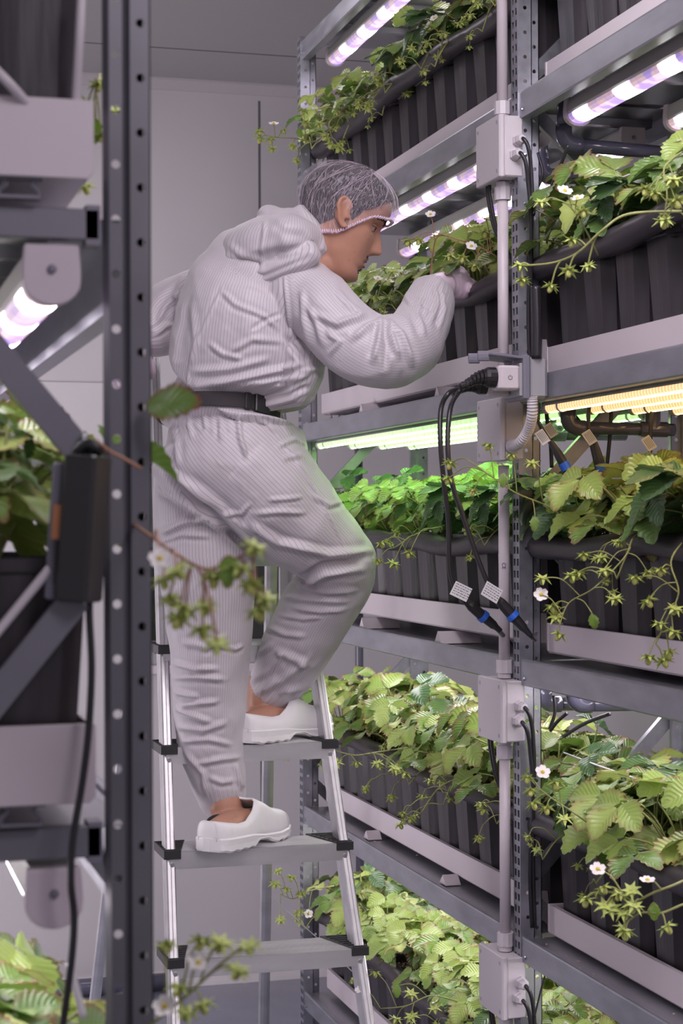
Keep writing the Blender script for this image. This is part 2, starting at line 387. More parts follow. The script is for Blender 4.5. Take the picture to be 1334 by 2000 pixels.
a = MB().box((w0.x-.03, WALLY-.02, w0.z-.085), (w1.x-.02, WALLY, w0.z-.035)); a.build('window_track', M['grey_pl'], wn)
a = MB().box((w0.x-.03, WALLY-.05, w0.z-.115), (w1.x+.02, WALLY, w0.z-.085)); a.build('window_sill', M['pvc'], wn, bev=.003)
MB().box((1.468, WALLY-.0225, w0.z-.078), (1.487, WALLY-.0195, w0.z-.045)).build('sticker', M['paper'], wn)
q0 = Py(20, 1916, 6.2); q1 = Py(343, 1916, 6.2)
tag(MB().tube([(q0.x,6.26,FLOOR+.034),(q1.x,6.26,FLOOR+.034)], .03, 12).build('floor_pipe', M['pipe'], smooth=True), 'dark grey pipe lying on the floor along the foot of the back wall', 'pipe')

# ------------------------------------------------------------------ racks
def upright(parent, x0, y0, sx, sy, z0, z1, mat, deep=1.0):
    """perforated steel upright; corner at (x0,y0), sx: +1 if its body runs to +x, sy: +1 if its slotted flange runs to +y"""
    h = z1 - z0; a = MB()
    a.plate((x0,y0,z0), (0,sy,0), (0,0,1), .036, h, [.0095,.0265], .0236, hole=(.0054,.0070), rect=True)
    a.plate((x0,y0,z0), (sx,0,0), (0,0,1), .028, h, [.014], .0484, hole=(.004,.004))
    a.plate((x0+sx*.028,y0,z0), (0,sy,0), (0,0,1), .012, h, [.006], .2, hole=(.001,.001))
    a.plate((x0+sx*.028,y0+sy*.012,z0), (sx,0,0), (0,0,1), .020, h, [.010], .0484, off=.024, hole=(.004,.004))
    a.plate((x0+sx*.048,y0+sy*.012,z0), (0,sy,0), (0,0,1), .010, h, [.005], .2, hole=(.001,.001))
    a.plate((x0,y0+sy*.036,z0), (sx,0,0), (0,0,1), .012, h, [.006], .2, hole=(.001,.001))
    o = a.build('upright', mat, parent, solid=.0016); return o
def long_beam(parent, x, y0, y1, top, mat, inward=1, name='beam', hgt=.052):
    prof = [(0,-.004),(.001,-.001),(.004,0),(.010,-.001),(.012,-.005),(.020,-.006),(.020,-.008),(.010,-.008),(.003,-.006),
            (.003,-hgt+.004),(.022,-hgt+.004),(.024,-hgt+.012),(.026,-hgt+.012),(.026,-hgt),(.003,-hgt),(0,-hgt+.003)]
    a = MB().prism(prof, (x,y0,top), (x,y1,top), (inward,0,0), (0,0,1))
    for yy in (y0+.02, y1-.02):
        a.sphere((x-.001*inward, yy, top-.038), (.004,.004,.004), 8, 5)
    return a.build(name, mat, parent)
def strut(parent, a_, b_, mat, w=.028, name='diagonal_brace'):
    a_, b_ = Vector(a_), Vector(b_); d = (b_-a_).normalized(); X = d.cross(Vector((0,1,0))).normalized()
    prof = [(-w/2,0),(w/2,0),(w/2,.014),(w/2-.002,.014),(w/2-.002,.003),(w*.15,.003),(w*.1,.006),(-w*.1,.006),(-w*.15,.003),(-w/2+.002,.003),(-w/2+.002,.014),(-w/2,.014)]
    return MB().prism(prof, a_, b_, X, (0,1,0)).build(name, mat, parent)
def shelf(parent, x0, x1, y0, y1, top, mat):
    a = MB().box((x0+.012,y0,top-.0075), (x1-.012,y1,top-.0062))
    y = y0+.10
    while y < y1-.05:
        a.prism([(0,0),(.004,-.014),(.026,-.014),(.030,0)], (x0+.027,y,top-.0075), (x1-.027,y,top-.0075), (0,1,0), (0,0,1)); y += .225
    return a.build('shelf_panel', mat, parent)

rr = thing('storage_rack', (XF,YN,FLOOR), 'tall galvanised steel shelving rack on the right holding the strawberry pots', 'rack', 'the two grow racks')
for (y0, sy, zt) in ((YN-.018, 1, CEIL-.03), (YF, 1, 1.40), (YE, 1, CEIL-.03)):
    if y0 > YE+.1 or True: upright(rr, XF, y0, 1, sy, FLOOR+.004, zt, M['galv'])
    upright(rr, XB, y0, -1, sy, FLOOR+.004, zt, M['galv'])
for i, top in enumerate(TOPS):
    for (y0, y1) in ((YN+.020, YF+.001), (YE+.04, YN-.017)):
        long_beam(rr, XF+.001, y0, y1, top, M['galv'])
        long_beam(rr, XB-.001, y0, y1, top, M['galv'], -1)
        if True: shelf(rr, XF, XB, y0, y1, top, M['galv_shelf'])
for yb in (YN+.012, YF+.03):
    z = .826
    for (za, xa, zb_, xb_) in ((.826,1.335,.54,1.655), (.37,1.655,.04,1.335), (0.0,1.335,-.33,1.655), (-.38,1.655,-.71,1.335), (-.75,1.335,-1.06,1.655), (1.20,1.655,.88,1.335)):
        strut(rr, (xa,yb,za), (xb_,yb,zb_), M['galv'], name='diagonal_brace')

# left rack (near, out of focus)
LX1 = .2765; LX0 = -.12; LY0 = 1.625; LY1 = 3.2
lr = thing('storage_rack', (LX1,LY0,FLOOR), 'dark grey blurred shelving rack close to the camera on the left', 'rack', 'the two grow racks')
def near_post(parent, xr, y, mat):
    """round-shouldered column, left half bulging with see-through holes, right half flat with dark holes"""
    z0, z1 = FLOOR+.004, CEIL-.03; h = z1-z0; a = MB(); w1 = .0175
    pz = (HOR-42)/F*LY0/ .9945; off = (z0 - 0); 
    def offs(pyx): 
        zc = (HOR-pyx)/F*1.634; k = (zc - .0247 - z0) % .0494; return k
    a.plate((xr-.0185,y,z0), (1,0,0), (0,0,1), .0185, h, [.0095], .0494, off=offs(42), hole=(.0041,.0041))
    a.plate((xr,y,z0), (0,1,0), (0,0,1), .032, h, [.016], .0494, hole=(.004,.004))
    # bulging half: two narrow flanks and the crown with the holes
    xs = [xr-.0425, xr-.0395, xr-.036]; 
    a.plate((xr-.0425,y+.008,z0), (.6,-.8,0), (0,0,1), .0085, h, [.004], .3, hole=(.0005,.0005))
    a.plate((xr-.0374,y+.0012,z0), (1,0,0), (0,0,1), .0120, h, [.0060], .0494, off=offs(105), hole=(.0042,.0042))
    a.plate((xr-.0254,y+.0012,z0), (.65,.76,0), (0,0,1), .0065, h, [.003], .3, hole=(.0005,.0005))
    a.plate((xr-.0212,y+.0061,z0), (.4,-.916,0), (0,0,1), .0066, h, [.003], .3, hole=(.0005,.0005))
    o = a.build('upright', mat, parent, solid=.0012)
    b = MB().box((xr-.0175,y+.030,z0),(xr-.002,y+.0315,z1)); b.build('upright_liner', M['blackcap'], parent)
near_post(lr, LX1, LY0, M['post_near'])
for i, top in enumerate(TOPS):
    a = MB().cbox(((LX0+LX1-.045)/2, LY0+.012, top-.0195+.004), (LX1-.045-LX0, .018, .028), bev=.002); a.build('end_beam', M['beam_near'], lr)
    a = MB().box((LX1-.058, LY0+.003, top-.034), (LX1-.045, LY0+.03, top+.002)); a.build('beam_bracket', M['dgrey_pl'], lr)
    long_beam(lr, LX1-.003, LY0+.035, LY1, top, M['galv'], -1, hgt=.085)
    a = MB().box((LX0, LY0+.03, top-.0075), (LX1-.02, LY1, top-.0062)); y = LY0+.08
    while y < LY1: a.prism([(0,0),(.004,-.012),(.026,-.012),(.030,0)], (LX0,y,top-.0075), (LX1-.04,y,top-.0075), (0,1,0), (0,0,1)); y += .12
    a.build('shelf_panel', M['galv_shelf'], lr)
def lp(px, py, y=LY0+.004): return Py(px, py, y)
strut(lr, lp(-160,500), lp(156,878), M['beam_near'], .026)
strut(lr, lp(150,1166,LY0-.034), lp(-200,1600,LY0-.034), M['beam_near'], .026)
a = MB().sphere(lp(157,866,LY0-.003), .0032, 10, 6).sphere(lp(166,850,LY0-.003), .0035, 10, 6); a.build('bolt', M['screw'], lr)

# ------------------------------------------------------------------ trays (white PVC channels), film rolls, strings
def tray(name, x0, x1, y0, y1, z0, h, label, group, scroll=False, flip=False, feet=True):
    t = thing(name, ((x0+x1)/2,(y0+y1)/2,z0), label, 'growing tray', group)
    w = .0028
    prof = [(0,.004),(.004,0),(x1-x0-.004,0),(x1-x0,.004),(x1-x0,h),(x1-x0-w,h),(x1-x0-w,.006),(x1-x0-.006,w),(.006,w),(w,.006),(w,h-.004),(.010,h-.004),(.010,h),(0,h)]
    MB().prism(prof, (x0,y0,z0), (x0,y1,z0), (1,0,0), (0,0,1)).build('channel', M['pvc'], t)
    for yy, s in ((y0,-1),(y1,1)):
        MB().prism([(-.0015,.005),(.004,-.0012),(x1-x0-.004,-.0012),(x1-x0+.0015,.005),(x1-x0+.0015,h+.001),(-.0015,h+.001)], (x0,yy-s*.006,z0), (x0,yy+s*.002,z0), (1,0,0), (0,0,1)).build('end_cap', M['pvc'], t, bev=.001)
    return t
def scroll_feet(t, x0, x1, ys, z0, z1, mat, tri=False):
    """little support saddles under a tray: a row of open loops"""
    for y in ys:
        a = MB()
        if tri:
            hh0 = max(.021, (z1-z0)*.9); xe = x0+.06 if z1-z0 > .024 else x0-.002
            a.prism([(0,0),(.045,0),(.0225,hh0)], (x0-.038,y,z0), (xe,y,z0), (0,1,0), (0,0,1))
        else:
            n = max(2, int((x1-x0)/.042)); hh = z1-z0
            for k in range(n):
                xc = x0+.02+k*.040
                a.tube([(xc-.013,y,z1),(xc-.011,y,z1-hh*.35),(xc-.017,y,z1-hh*.62),(xc-.018,y,z0+.003)], .0028, 6)
                a.tube([(xc+.013,y,z1),(xc+.011,y,z1-hh*.35),(xc+.017,y,z1-hh*.62),(xc+.018,y,z0+.003)], .0028, 6)
                a.box((xc-.019,y-.006,z0),(xc+.019,y+.006,z0+.003))
            a.box((x0+.001,y-.006,z1-.003),(x0+.001+n*.040,y+.006,z1))
        a.build('tray_foot', mat, t)
BAYS = {'far': (YN+.06, YF-.03), 'near': (YE+.06, YN-.022)}
LEVNAME = {4:'top shelf', 3:'second shelf', 2:'third shelf', 1:'fourth shelf', 0:'lowest shelf'}
BN = {'far':'bay behind the ladder', 'near':'bay nearest the camera'}
BAYNAME = {'far':'rack bay behind the ladder', 'near':'rack bay nearest the camera'}
TZ = {}
for lv in range(5):
    for bay, (y0, y1) in BAYS.items():
        top = TOPS[lv]; raised = (bay == 'far' and lv in (2,3))
        z0 = top + (.026 if raised else (.010 if bay == 'far' else (.011 if lv == 2 else .002))); x0 = 1.352 if raised else (1.362 if bay == 'far' else 1.356)
        TZ[(lv,bay)] = z0
        t = tray('growing_tray', x0, 1.655, y0, y1, z0, .058, 'long white plastic tray on the %s, %s' % (LEVNAME[lv], BN[bay]), 'long white growing trays on the right rack')
        if bay == 'far':
            if raised: scroll_feet(t, x0+.005, x0+.12, (y1-.05,), top-.004, z0, M['endcap'])
            scroll_feet(t, x0, 0, (y0+.45, y1-.55), top-.004, z0, M['pvc'], tri=True)
        # film roll along the pot rims
        rnd = random.Random(lv*7+(bay=='far'))
        n = 40; pts = []; rs = []
        for k in range(n+1):
            f = k/n; y = y0-.03 + (y1-y0+.05)*f
            sag = .006*sin(f*9+lv) + .004*sin(f*23+lv*2) + rnd.uniform(-.001,.001)
            if bay == 'far' and lv in (0,1): sag -= .018*max(0, .25-f)/.25*0
            pts.append((1.345 - .006*sin(f*7+lv), y, top+.222+sag)); rs.append(.0225+.002*sin(f*31+lv))
        a = MB().tube(pts, rs, 14, sq=1.15)
        # loose upper sheet going back over the rims
        for k in range(n):
            p, q = Vector(pts[k]), Vector(pts[k+1])
            c1 = [Vector((p.x+.004,p.y,p.z+.021)), Vector((p.x+.022,p.y,p.z+.010)), Vector((p.x+.026,p.y,p.z-.012))]
            c2 = [Vector((q.x+.004,q.y,q.z+.021)), Vector((q.x+.022,q.y,q.z+.010)), Vector((q.x+.026,q.y,q.z-.012))]
            a.add(c1+c2, [(0,1,4,3),(1,2,5,4)])
        o = a.build('plastic_film_roll', M['film'], smooth=True)
        tag(o, 'rolled black film along the pot rims, %s, %s' % (LEVNAME[lv], BN[bay]), 'plastic film', 'rolled black film edges')
        # support string
        zs = top + (.355 if bay == 'near' else .30)
        pts = [(1.40+.004*sin(k), y0-.02+(y1-y0+.04)*k/12, zs-.012*sin(pi*k/12)+(.0)) for k in range(13)]
        o = MB().tube(pts, .0017, 6).build('support_string', M['string'], smooth=True)
        tag(o, 'taut white string over the plants, %s, %s' % (LEVNAME[lv], BN[bay]), 'string', 'white support strings')

# ------------------------------------------------------------------ pots
def pot_mesh():
    a = MB(); hw1, hw0, h = .0595, .0465, .212
    def sqring(w, z, n=6, wav=0.0):
        r = []
        for s in range(4):
            for k in range(n):
                f = -1+2*k/n; bulge = (1-f*f)*.003
                e = w+bulge + (wav if k % 2 else 0)
                x, y = [(f*w, -e), (e, f*w), (-f*w, e), (-e, -f*w)][s]
                cx = .86 if k == 0 else 1
                r.append((x*cx, y*cx, z))
        return r
    rings = [sqring(hw0*.97, 0), sqring(hw0, .004), sqring(hw0+.004, .08, wav=.0006), sqring(hw1-.002, h-.014, wav=.0006), sqring(hw1+.0015, h-.012), sqring(hw1+.0025, h), sqring(hw1-.001, h), sqring(hw1-.003, h-.03)]
    n = len(rings[0]); V = sum(rings, []); fs = [tuple(range(n-1,-1,-1))]
    for r in range(len(rings)-1):
        for k in range(n): fs.append((r*n+k, r*n+(k+1)%n, (r+1)*n+(k+1)%n, (r+1)*n+k))
    a.add(V, fs); body = a.mesh('pot_body', M['pot'])
    s = MB(); rnd = random.Random(3); g = 10; V = []
    for j in range(g+1):
        for i in range(g+1):
            x, y = -1+2*i/g, -1+2*j/g
            V.append((x*.056, y*.056, h-.020+rnd.uniform(-.003,.004)+.006*(1-x*x)*(1-y*y)))
    s.add(V, [(j*(g+1)+i, j*(g+1)+i+1, (j+1)*(g+1)+i+1, (j+1)*(g+1)+i) for j in range(g) for i in range(g)])
    s.cur = 1
    for k in range(26):
        x, y = rnd.uniform(-.05,.05), rnd.uniform(-.05,.05); s.sphere((x,y,h-.012), rnd.uniform(.0012,.0028), 5, 3)
    soil = s.mesh('pot_soil', [M['soil'], M['perl']])
    return body, soil
POT_B, POT_S = pot_mesh()
POTS = {}
def add_pot(x, y, z, label, rz=0.0, lean=0.0, soil=True, group=None):
    r = thing('plant_pot', (x,y,z), label, 'plant pot', group or 'tall black square pots in the trays')
    r.rotation_euler = (0, lean, rz)
    for nm, me in (('pot_body', POT_B), ('substrate', POT_S)):
        if nm == 'substrate' and not soil: continue
        o = bpy.data.objects.new(nm, me); COL.objects.link(o); o.parent = r
    return r
PITCH = .139
rp = random.Random(5)
def pot_ys(bay):
    y0, y1 = BAYS[bay]
    if bay == 'far': return [y0+.045+PITCH*k for k in range(12)]
    return [y1-.07-PITCH*k for k in range(5)]
for lv in range(5):
    for bay in ('far','near'):
        if (lv,bay) not in TZ: continue
        for row in (0,1):
            if row == 1 and lv > 2: continue
            for k, y in enumerate(pot_ys(bay)):
                lab = 'black pot, %s %s the conduit post, %s row, %s' % (ORD[k], 'behind' if bay=='far' else 'before', 'aisle' if row==0 else 'inner', LEVNAME[lv])
                add_pot(1.424+.132*row, y+rp.uniform(-.003,.003), TZ[(lv,bay)]+.004, lab, rz=rp.uniform(-.03,.03), lean=rp.uniform(-.015,.015))

# left rack trays and pots (seen end-on)
for lv in (1,2,3,4):
    top = TOPS[lv]; z0 = top+.023
    nm = {4:'above the picture', 3:'upper left', 2:'under the driver box', 1:'bottom left'}[lv]
    t = tray('growing_tray', -.06, .222, LY0-.012, LY1-.1, z0, .068, 'blurred white tray end on the near left rack, %s' % nm, 'white trays on the near left rack')
    scroll_feet(t, -.062, .222, (LY0-.004, LY0+.5), top+.003, z0, M['beam_near'])
    for k in range(3):
        add_pot(.160, LY0+.058+PITCH*k, z0+.004, 'black pot in the left rack tray, %s, %s from the end' % (nm, ORD[k]), group='black pots on the near left rack')
        add_pot(.035, LY0+.058+PITCH*k, z0+.004, 'inner black pot in the left rack tray, %s, %s from the end' % (nm, ORD[k]), group='black pots on the near left rack')

# ------------------------------------------------------------------ lamps
def big_lamp(x, y0, y1, top, label, led='led_violet', group='LED bars with violet white diodes', stickers=False, w=.050, drop=.012):
    t = thing('led_lamp', (x,(y0+y1)/2,top), label, 'grow lamp', group)
    z1 = top-.012-drop; z0 = z1-.046
    prof = [(-w*.42,0),(w*.42,0),(w*.46,-.006),(w*.5,-.026),(w*.42,-.030),(-w*.42,-.030),(-w*.5,-.026),(-w*.46,-.006)]
    MB().prism(prof, (x,y0+.004,z1), (x,y1-.004,z1), (1,0,0), (0,0,1)).build('housing', M['housing'], t)
    dp = [(w*.45*cos(a), -.030+(-.017)*sin(a)) for a in [pi*k/8 for k in range(9)]]
    MB().prism(dp, (x,y0+.006,z1), (x,y1-.006,z1), (1,0,0), (0,0,1)).build('diffuser', M[led], t, smooth=False)
    ep = [(-w*.52,.002),(w*.52,.002),(w*.56,-.02)] + [(w*.56*cos(a), -.030+(-.022)*sin(a)) for a in [pi*k/10 for k in range(11)]] + [(-w*.56,-.02)]
    for yy, s in ((y0,-1),(y1,1)):
        c = MB().prism(ep, (x,yy-s*.012,z1), (x,yy+s*.002,z1), (1,0,0), (0,0,1)).build('end_cap', M['endcap'], t, bev=.0015)
        MB().sphere((x,yy+s*.004,z1-.020), (.0042,.002,.0042), 8, 5).build('screw_plug', M['dgrey_pl'], c)
    a = MB()
    for yy in (y0+.25, y1-.25): a.box((x-.012,yy-.01,z1), (x+.012,yy+.01,top-.0078))
    a.build('hanger', M['galv'], t)
    if stickers:
        xs = x-w*.5-.0006
        o = MB().box((xs-.0012, y0+.14, z1-.027), (xs+.0022, y0+.215, z1-.004)).build('warning_sticker', M['orange'], t); o['label'] = 'orange warning sticker with small print'
        b = MB()
        for k in range(6): b.box((xs-.0018, y0+.147, z1-.0245+k*.0034), (xs-.0011, y0+.205-(.012 if k % 3 == 0 else 0), z1-.0232+k*.0034))
        b.build('sticker_print', M['ink'], o)
        o = MB().box((xs-.0010, y0+.03, z1-.026), (xs+.0022, y0+.128, z1-.003)).build('type_label', M['endcap'], t); o['label'] = 'pale type label with grey print'
        b = MB()
        for k in range(5):
            yy = y0+.036
            while yy < y0+.115:
                d = rp.uniform(.004,.014); b.box((xs-.0016, yy, z1-.0235+k*.0042), (xs-.0009, yy+d, z1-.0215+k*.0042)); yy += d+.003
        b.build('label_print', M['ink'], o)
    return t
def tube_lamp(x, y0, y1, zc, led, label, group):
    t = thing('led_tube', (x,(y0+y1)/2,zc), label, 'grow lamp', group); r = .0105
    MB().tube([(x,y0+.014,zc),(x,y1-.014,zc)], r, 14).build('tube_diffuser', M[led], t, smooth=True)
    up = [(r*1.08*cos(a), r*1.08*sin(a)) for a in [pi*.08+pi*.84*k/8 for k in range(9)]]
    MB().prism(up, (x,y0+.012,zc+.0008), (x,y1-.012,zc+.0008), (1,0,0), (0,0,1)).build('housing', M['housing'], t)
    for yy, s in ((y0,-1),(y1,1)):
        MB().tube([(x,yy+s*.003,zc),(x,yy,zc),(x,yy-s*.016,zc)], [r*.8,r*1.12,r*1.12], 14).build('end_cap', M['endcap'], t, smooth=False)
    for yy in (y0+.075, y1-.075): MB().tube([(x,yy-.004,zc),(x,yy+.004,zc)], r*1.13, 14).tube([(x,yy,zc+.004),(x,yy,zc+.03)], .004, 6).build('clip', M['endcap'], t)
    return t
for bay, (y0, y1) in BAYS.items():
    bn = 'far' if bay == 'far' else 'near'
    for lv in (5,4):
        for k, x in enumerate((1.385,1.595)):
            big_lamp(x, y0+.03, y1-(.03 if bay == 'far' else .085), TOPS[lv]-.008, 'violet white LED bar under the %s of the %s bay, %s side' % ('rack top' if lv==5 else 'top shelf', bn, 'aisle' if k==0 else 'inner'), stickers=(lv==4 and bay=='near'))
    for k, x in enumerate((1.338,1.432,1.520,1.608)):
        tube_lamp(x, y0+(.0 if bay=='far' else 0), y1-(.02 if bay=='far' else .045), .2205, 'led_green' if bay == 'far' else 'led_warm',
                  '%s slim LED tube under the second shelf, %s from the aisle' % ('green white' if bay=='far' else 'warm white', ORD[k]), 'slim LED tubes')
    for lv in (2,1):
        for k, x in enumerate((1.385,1.595)):
            big_lamp(x, y0+.03, y1-.03, TOPS[lv]-.008, 'pinkish white LED bar hidden under the %s of the %s bay, %s side' % (LEVNAME[lv], bn, 'aisle' if k==0 else 'inner'), 'led_white', drop=-.004)
for lv in (4,3,2):
    big_lamp(.187, LY0-.004, LY1-.2, TOPS[lv]-.026, 'blurred LED bar with a pale end cap %s on the near left rack' % {4:'above the picture', 3:'at upper left', 2:'at lower left'}[lv], 'led_violet' if lv > 2 else 'led_white', 'LED bars on the near left rack', w=.046, drop=0)
    big_lamp(.03, LY0-.004, LY1-.2, TOPS[lv]-.026, 'inner blurred LED bar %s on the near left rack' % {4:'above the picture', 3:'at upper left', 2:'at lower left'}[lv], 'led_white', 'LED bars on the near left rack', w=.046, drop=0)

# ------------------------------------------------------------------ conduit, junction boxes, cables, pipes
CXX, CYY = 1.286, 3.400
BOXZ = [.738, .182, -.373, -.916]
def conduit():
    t = thing('conduit', (CXX,CYY,FLOOR), 'thin white PVC conduit running up the near post between the boxes', 'conduit')
    segs = [(CEIL-.03, BOXZ[0]+.085), (BOXZ[0]-.085, BOXZ[1]+.07), (BOXZ[1]-.07, BOXZ[2]+.085), (BOXZ[2]-.085, BOXZ[3]+.085), (BOXZ[3]-.085, FLOOR)]
    for za, zb in segs: MB().tube([(CXX,CYY,za),(CXX,CYY,zb)], .0110, 16).build('pipe_section', M['pvc'], t, smooth=True)
    for z in BOXZ:
        for s in (1,-1):
            if z == BOXZ[1]: continue
            a = MB(); zz = z+s*.062
            a.tube([(CXX,CYY,zz),(CXX,CYY,zz+s*.010)], .0135, 16); a.tube([(CXX,CYY,zz+s*.010),(CXX,CYY,zz+s*.036)], .0165, 10)
            a.build('coupling', M['jbox'], t)
    # faint printed marks along the pipe
    cu = bpy.data.curves.new('conduit_print', 'FONT'); cu.body = 'CE'; cu.size = .011; cu.extrude = .0002; cu.materials.append(M['ink'])
    tmp = bpy.data.objects.new('tmp', cu); COL.objects.link(tmp); bpy.context.view_layer.update(); me = bpy.data.meshes.new_from_object(tmp.evaluated_get(bpy.context.evaluated_depsgraph_get())); bpy.data.objects.remove(tmp)
    o = bpy.data.objects.new('conduit_print', me); COL.objects.link(o); o.location = (CXX-.0075, CYY-.0085, P(979,1100,3.6).z); o.rotation_euler = (pi/2, pi/2, -.62)
    o.parent = t; o.matrix_parent_inverse = t.matrix_basis.inverted()
    return t
conduit()
def cable(pts, r, label, group=None, k=7, mat='cable', cat='cable', name='cable'):
    o = MB().tube(smooth_path(pts, k), r, 10).build(name, M[mat], smooth=True); return tag(o, label, cat, group)
def jbox(z, nm, glands=True):
    x0, x1, y0, y1 = 1.268, 1.302, 3.346, 3.478; hz = .060
    t = thing('junction_box', (1.30,3.42,z-hz), 'light grey junction box on the conduit %s' % nm, 'junction box', 'junction boxes on the conduit')
    MB().cbox(((x0+x1)/2+.004,(y0+y1)/2,z), (x1-x0+.008,y1-y0,2*hz), bev=.004).build('box_body', M['jbox'], t)
    MB().cbox((x0-.004,(y0+y1)/2,z), (.012,y1-y0+.004,2*hz+.004), bev=.003).build('cover', M['jbox'], t)
    for yy in (y0+.012, y1-.012):
        for zz in (z-hz+.012, z+hz-.012): MB().tube([(x0-.0105,yy,zz),(x0-.0098,yy,zz)], .0042, 8).build('cover_screw', M['grey_pl'], t)
    if glands:
        for (gx, gz) in ((1.297, z+.010), (1.291, z-.018)):
            a = MB().tube([(gx,y0+.002,gz),(gx,y0-.008,gz),(gx,y0-.009,gz),(gx,y0-.018,gz),(gx,y0-.026,gz)], [.0125,.0125,.0112,.0112,.008], 6)
            a.build('cable_gland', M['jbox'], t)
    return t
names = ['behind the top leaves, highest of the four', 'under the open power socket', 'just above the raised clog level, third down', 'at the bottom edge of the picture']
for z, nm, g in zip(BOXZ, names, (1,0,1,1)): jbox(z, nm, bool(g))
def zpx(py, t=3.55): return (HOR-py)/F*t
for z, nm, zend in ((BOXZ[0],'topmost junction box',.30), (BOXZ[2],'third junction box',-.80), (BOXZ[3],'bottom junction box',-1.5)):
    for k, (gx, gz) in enumerate(((1.297,z+.010),(1.291,z-.018))):
        y = 3.33
        cable([(gx,y+.004,gz),(gx+.002,y-.012,gz-.002),(gx+.010,y-.016,gz-.02),(gx+.017,y-.012,gz-.06),(gx+.021+.004*k,y-.006,gz-.14),(1.318+.006*k,3.345,zend+.12),(1.322+.007*k,3.35,zend)], .0042,
              'black cable bending down from the %s gland of the %s' % ('upper' if k==0 else 'lower', nm), 'cables from the junction boxes')
    for k in range(2):
        cable([(1.275,3.46-.014*k,z-.055),(1.277,3.46-.014*k,z-.085),(1.290,3.455-.012*k,z-.15),(1.322,3.44,z-.22),(1.335,3.43,z-.34)], .0036, 'thin black cable leaving the %s underneath, %s one' % (nm, ('outer','inner')[k]), 'cables from the junction boxes')

# power socket with two adapters, plugs and cords
sk = thing('power_socket', (1.29,3.24,zpx(740)), 'grey weatherproof double socket with its lids open on the near post', 'socket')
zc = zpx(740, 3.44)
MB().cbox((1.280,3.245,zc), (.040,.100,.078), bev=.008).build('socket_body', M['grey_pl'], sk)
MB().cbox((1.255,3.245,zc), (.014,.108,.083), bev=.004).build('socket_rim', M['dgrey_pl'], sk)
MB().cbox((1.246,3.245,zc-.004), (.006,.092,.062), bev=.002).build('socket_face', M['grey_pl'], sk)
for k, yy in enumerate((3.218,3.270)):
    a = MB(); Mr = Matrix.Rotation(.10, 3, 'Y')
    a.cbox((1.220,yy,zc+.040), (.068,.044,.005), Mr, bev=.0015)
    a.tube([(1.188,yy,zc+.0405),(1.166,yy,zc+.040)], .010, 10, sq=.35)
    a.build('socket_lid', M['dgrey_pl'], sk, bev=.001)
    a = MB().cbox((1.222,yy,zc-.001-.008*k), (.044,.046,.046), bev=.006)
    ad = a.build('plug_adapter', M['pvc'], sk, bev=.001)
    # power symbol
    b = MB(); cx, cz = 1.222, zc-.001-.008*k; yy2 = yy-.0236
    b.tube([(cx+.0038*cos(t), yy2, cz+.0038*sin(t)) for t in [pi/2+.6+(2*pi-1.2)*i/14 for i in range(15)]], .0005, 5)
    b.tube([(cx,yy2,cz+.0008),(cx,yy2,cz+.0052)], .0005, 5); b.build('power_symbol', M['ink'], ad)
def cord(k, yy, zz, mid, lab_at, conn0, conn1, tail, label):
    t = thing('extension_lead', (1.2,yy,zz), label, 'power lead', 'black cords hanging from the open socket')
    a = MB(); x = 1.198
    a.tube([(x+.002,yy,zz),(x-.012,yy,zz),(x-.018,yy,zz)], [.0195,.0195,.0165], 16)
    a.build('plug', M['cable'], t, smooth=False)
    b = MB()
    for j in range(6): b.tube([(x-.018-.007*j,yy,zz-.0006*j*j),(x-.0235-.007*j,yy,zz-.0006*j*j)], .0155-.0016*j, 12)
    b.tube([(x-.015,yy,zz),(x-.066,yy,zz-.018)], .007, 10)
    b.build('strain_relief', M['cable'], t)
    MB().tube(smooth_path([(x-.050,yy,zz-.010)]+mid+[conn0], 7), .0048, 10).build('cord', M['cable'], t, smooth=True)
    c0, c1 = Vector(conn0), Vector(conn1); d = (c1-c0).normalized(); L = (c1-c0).length
    MB().tube([c0-d*.012,c0,c0+d*L*.1,c0+d*L*.5,c0+d*L*.51,c0+d*L*.62,c0+d*L*.63,c0+d*L*.9,c1,c1+d*.012], [.0052,.0072,.0095,.0105,.0112,.0112,.0095,.0085,.0062,.005], 14).build('connector', M['cable'], t)
    MB().tube([c0+d*L*.47,c0+d*L*.60], .0122, 16).build('connector_ring', M['blue'], t)
    MB().tube(smooth_path([c1]+tail, 5), .0048, 10).build('cord_tail', M['cable'], t, smooth=True)
    # paper flag label
    la = Vector(lab_at); a = MB(); w, h = .034, .027
    X = (RIGHT*.86 - UP*.42).normalized() if k == 0 else (RIGHT*.80-UP*.5).normalized(); Y = (UP*.86+RIGHT*.42).normalized(); nn = X.cross(Y)
    a.add([la+X*sx*w/2+Y*sy*h/2+nn*sz for sz in (-.0004,.0004) for sx, sy in ((-1,-1),(1,-1),(1,1),(-1,1))], [(0,3,2,1),(4,5,6,7),(0,1,5,4),(1,2,6,5),(2,3,7,6),(3,0,4,7)])
    fl = a.build('cord_label', M['paper'], t)
    b = MB()
    for j in range(5):
        s = -w*.42
        while s < w*.40:
            e = rp.uniform(.002,.006); o_ = la + Y*(h*(.34-.17*j)) + X*s
            for sg in (1,-1):
                q = o_ + nn*(.0007*sg); b.add([q, q+X*e, q+X*e+Y*.0014, q+Y*.0014], [(0,1,2,3)])
            s += e+.0015
    b.build('label_print', M['ink'], fl)
T0 = 3.42
cord(0, 3.270, zc-.009, [P(878,768,T0),P(862,800,T0),P(861,870,T0-.02),P(868,950,T0-.02),P(876,1020,T0-.02),P(877,1100,T0-.02),P(884,1140,T0-.02),P(900,1168,T0-.02)], P(900,1156,3.37), P(914,1180,3.40), P(968,1226,3.42), [P(980,1240,3.60),P(1002,1262,3.72)], 'black power cord of the far adapter, left one with a paper label and blue ring')
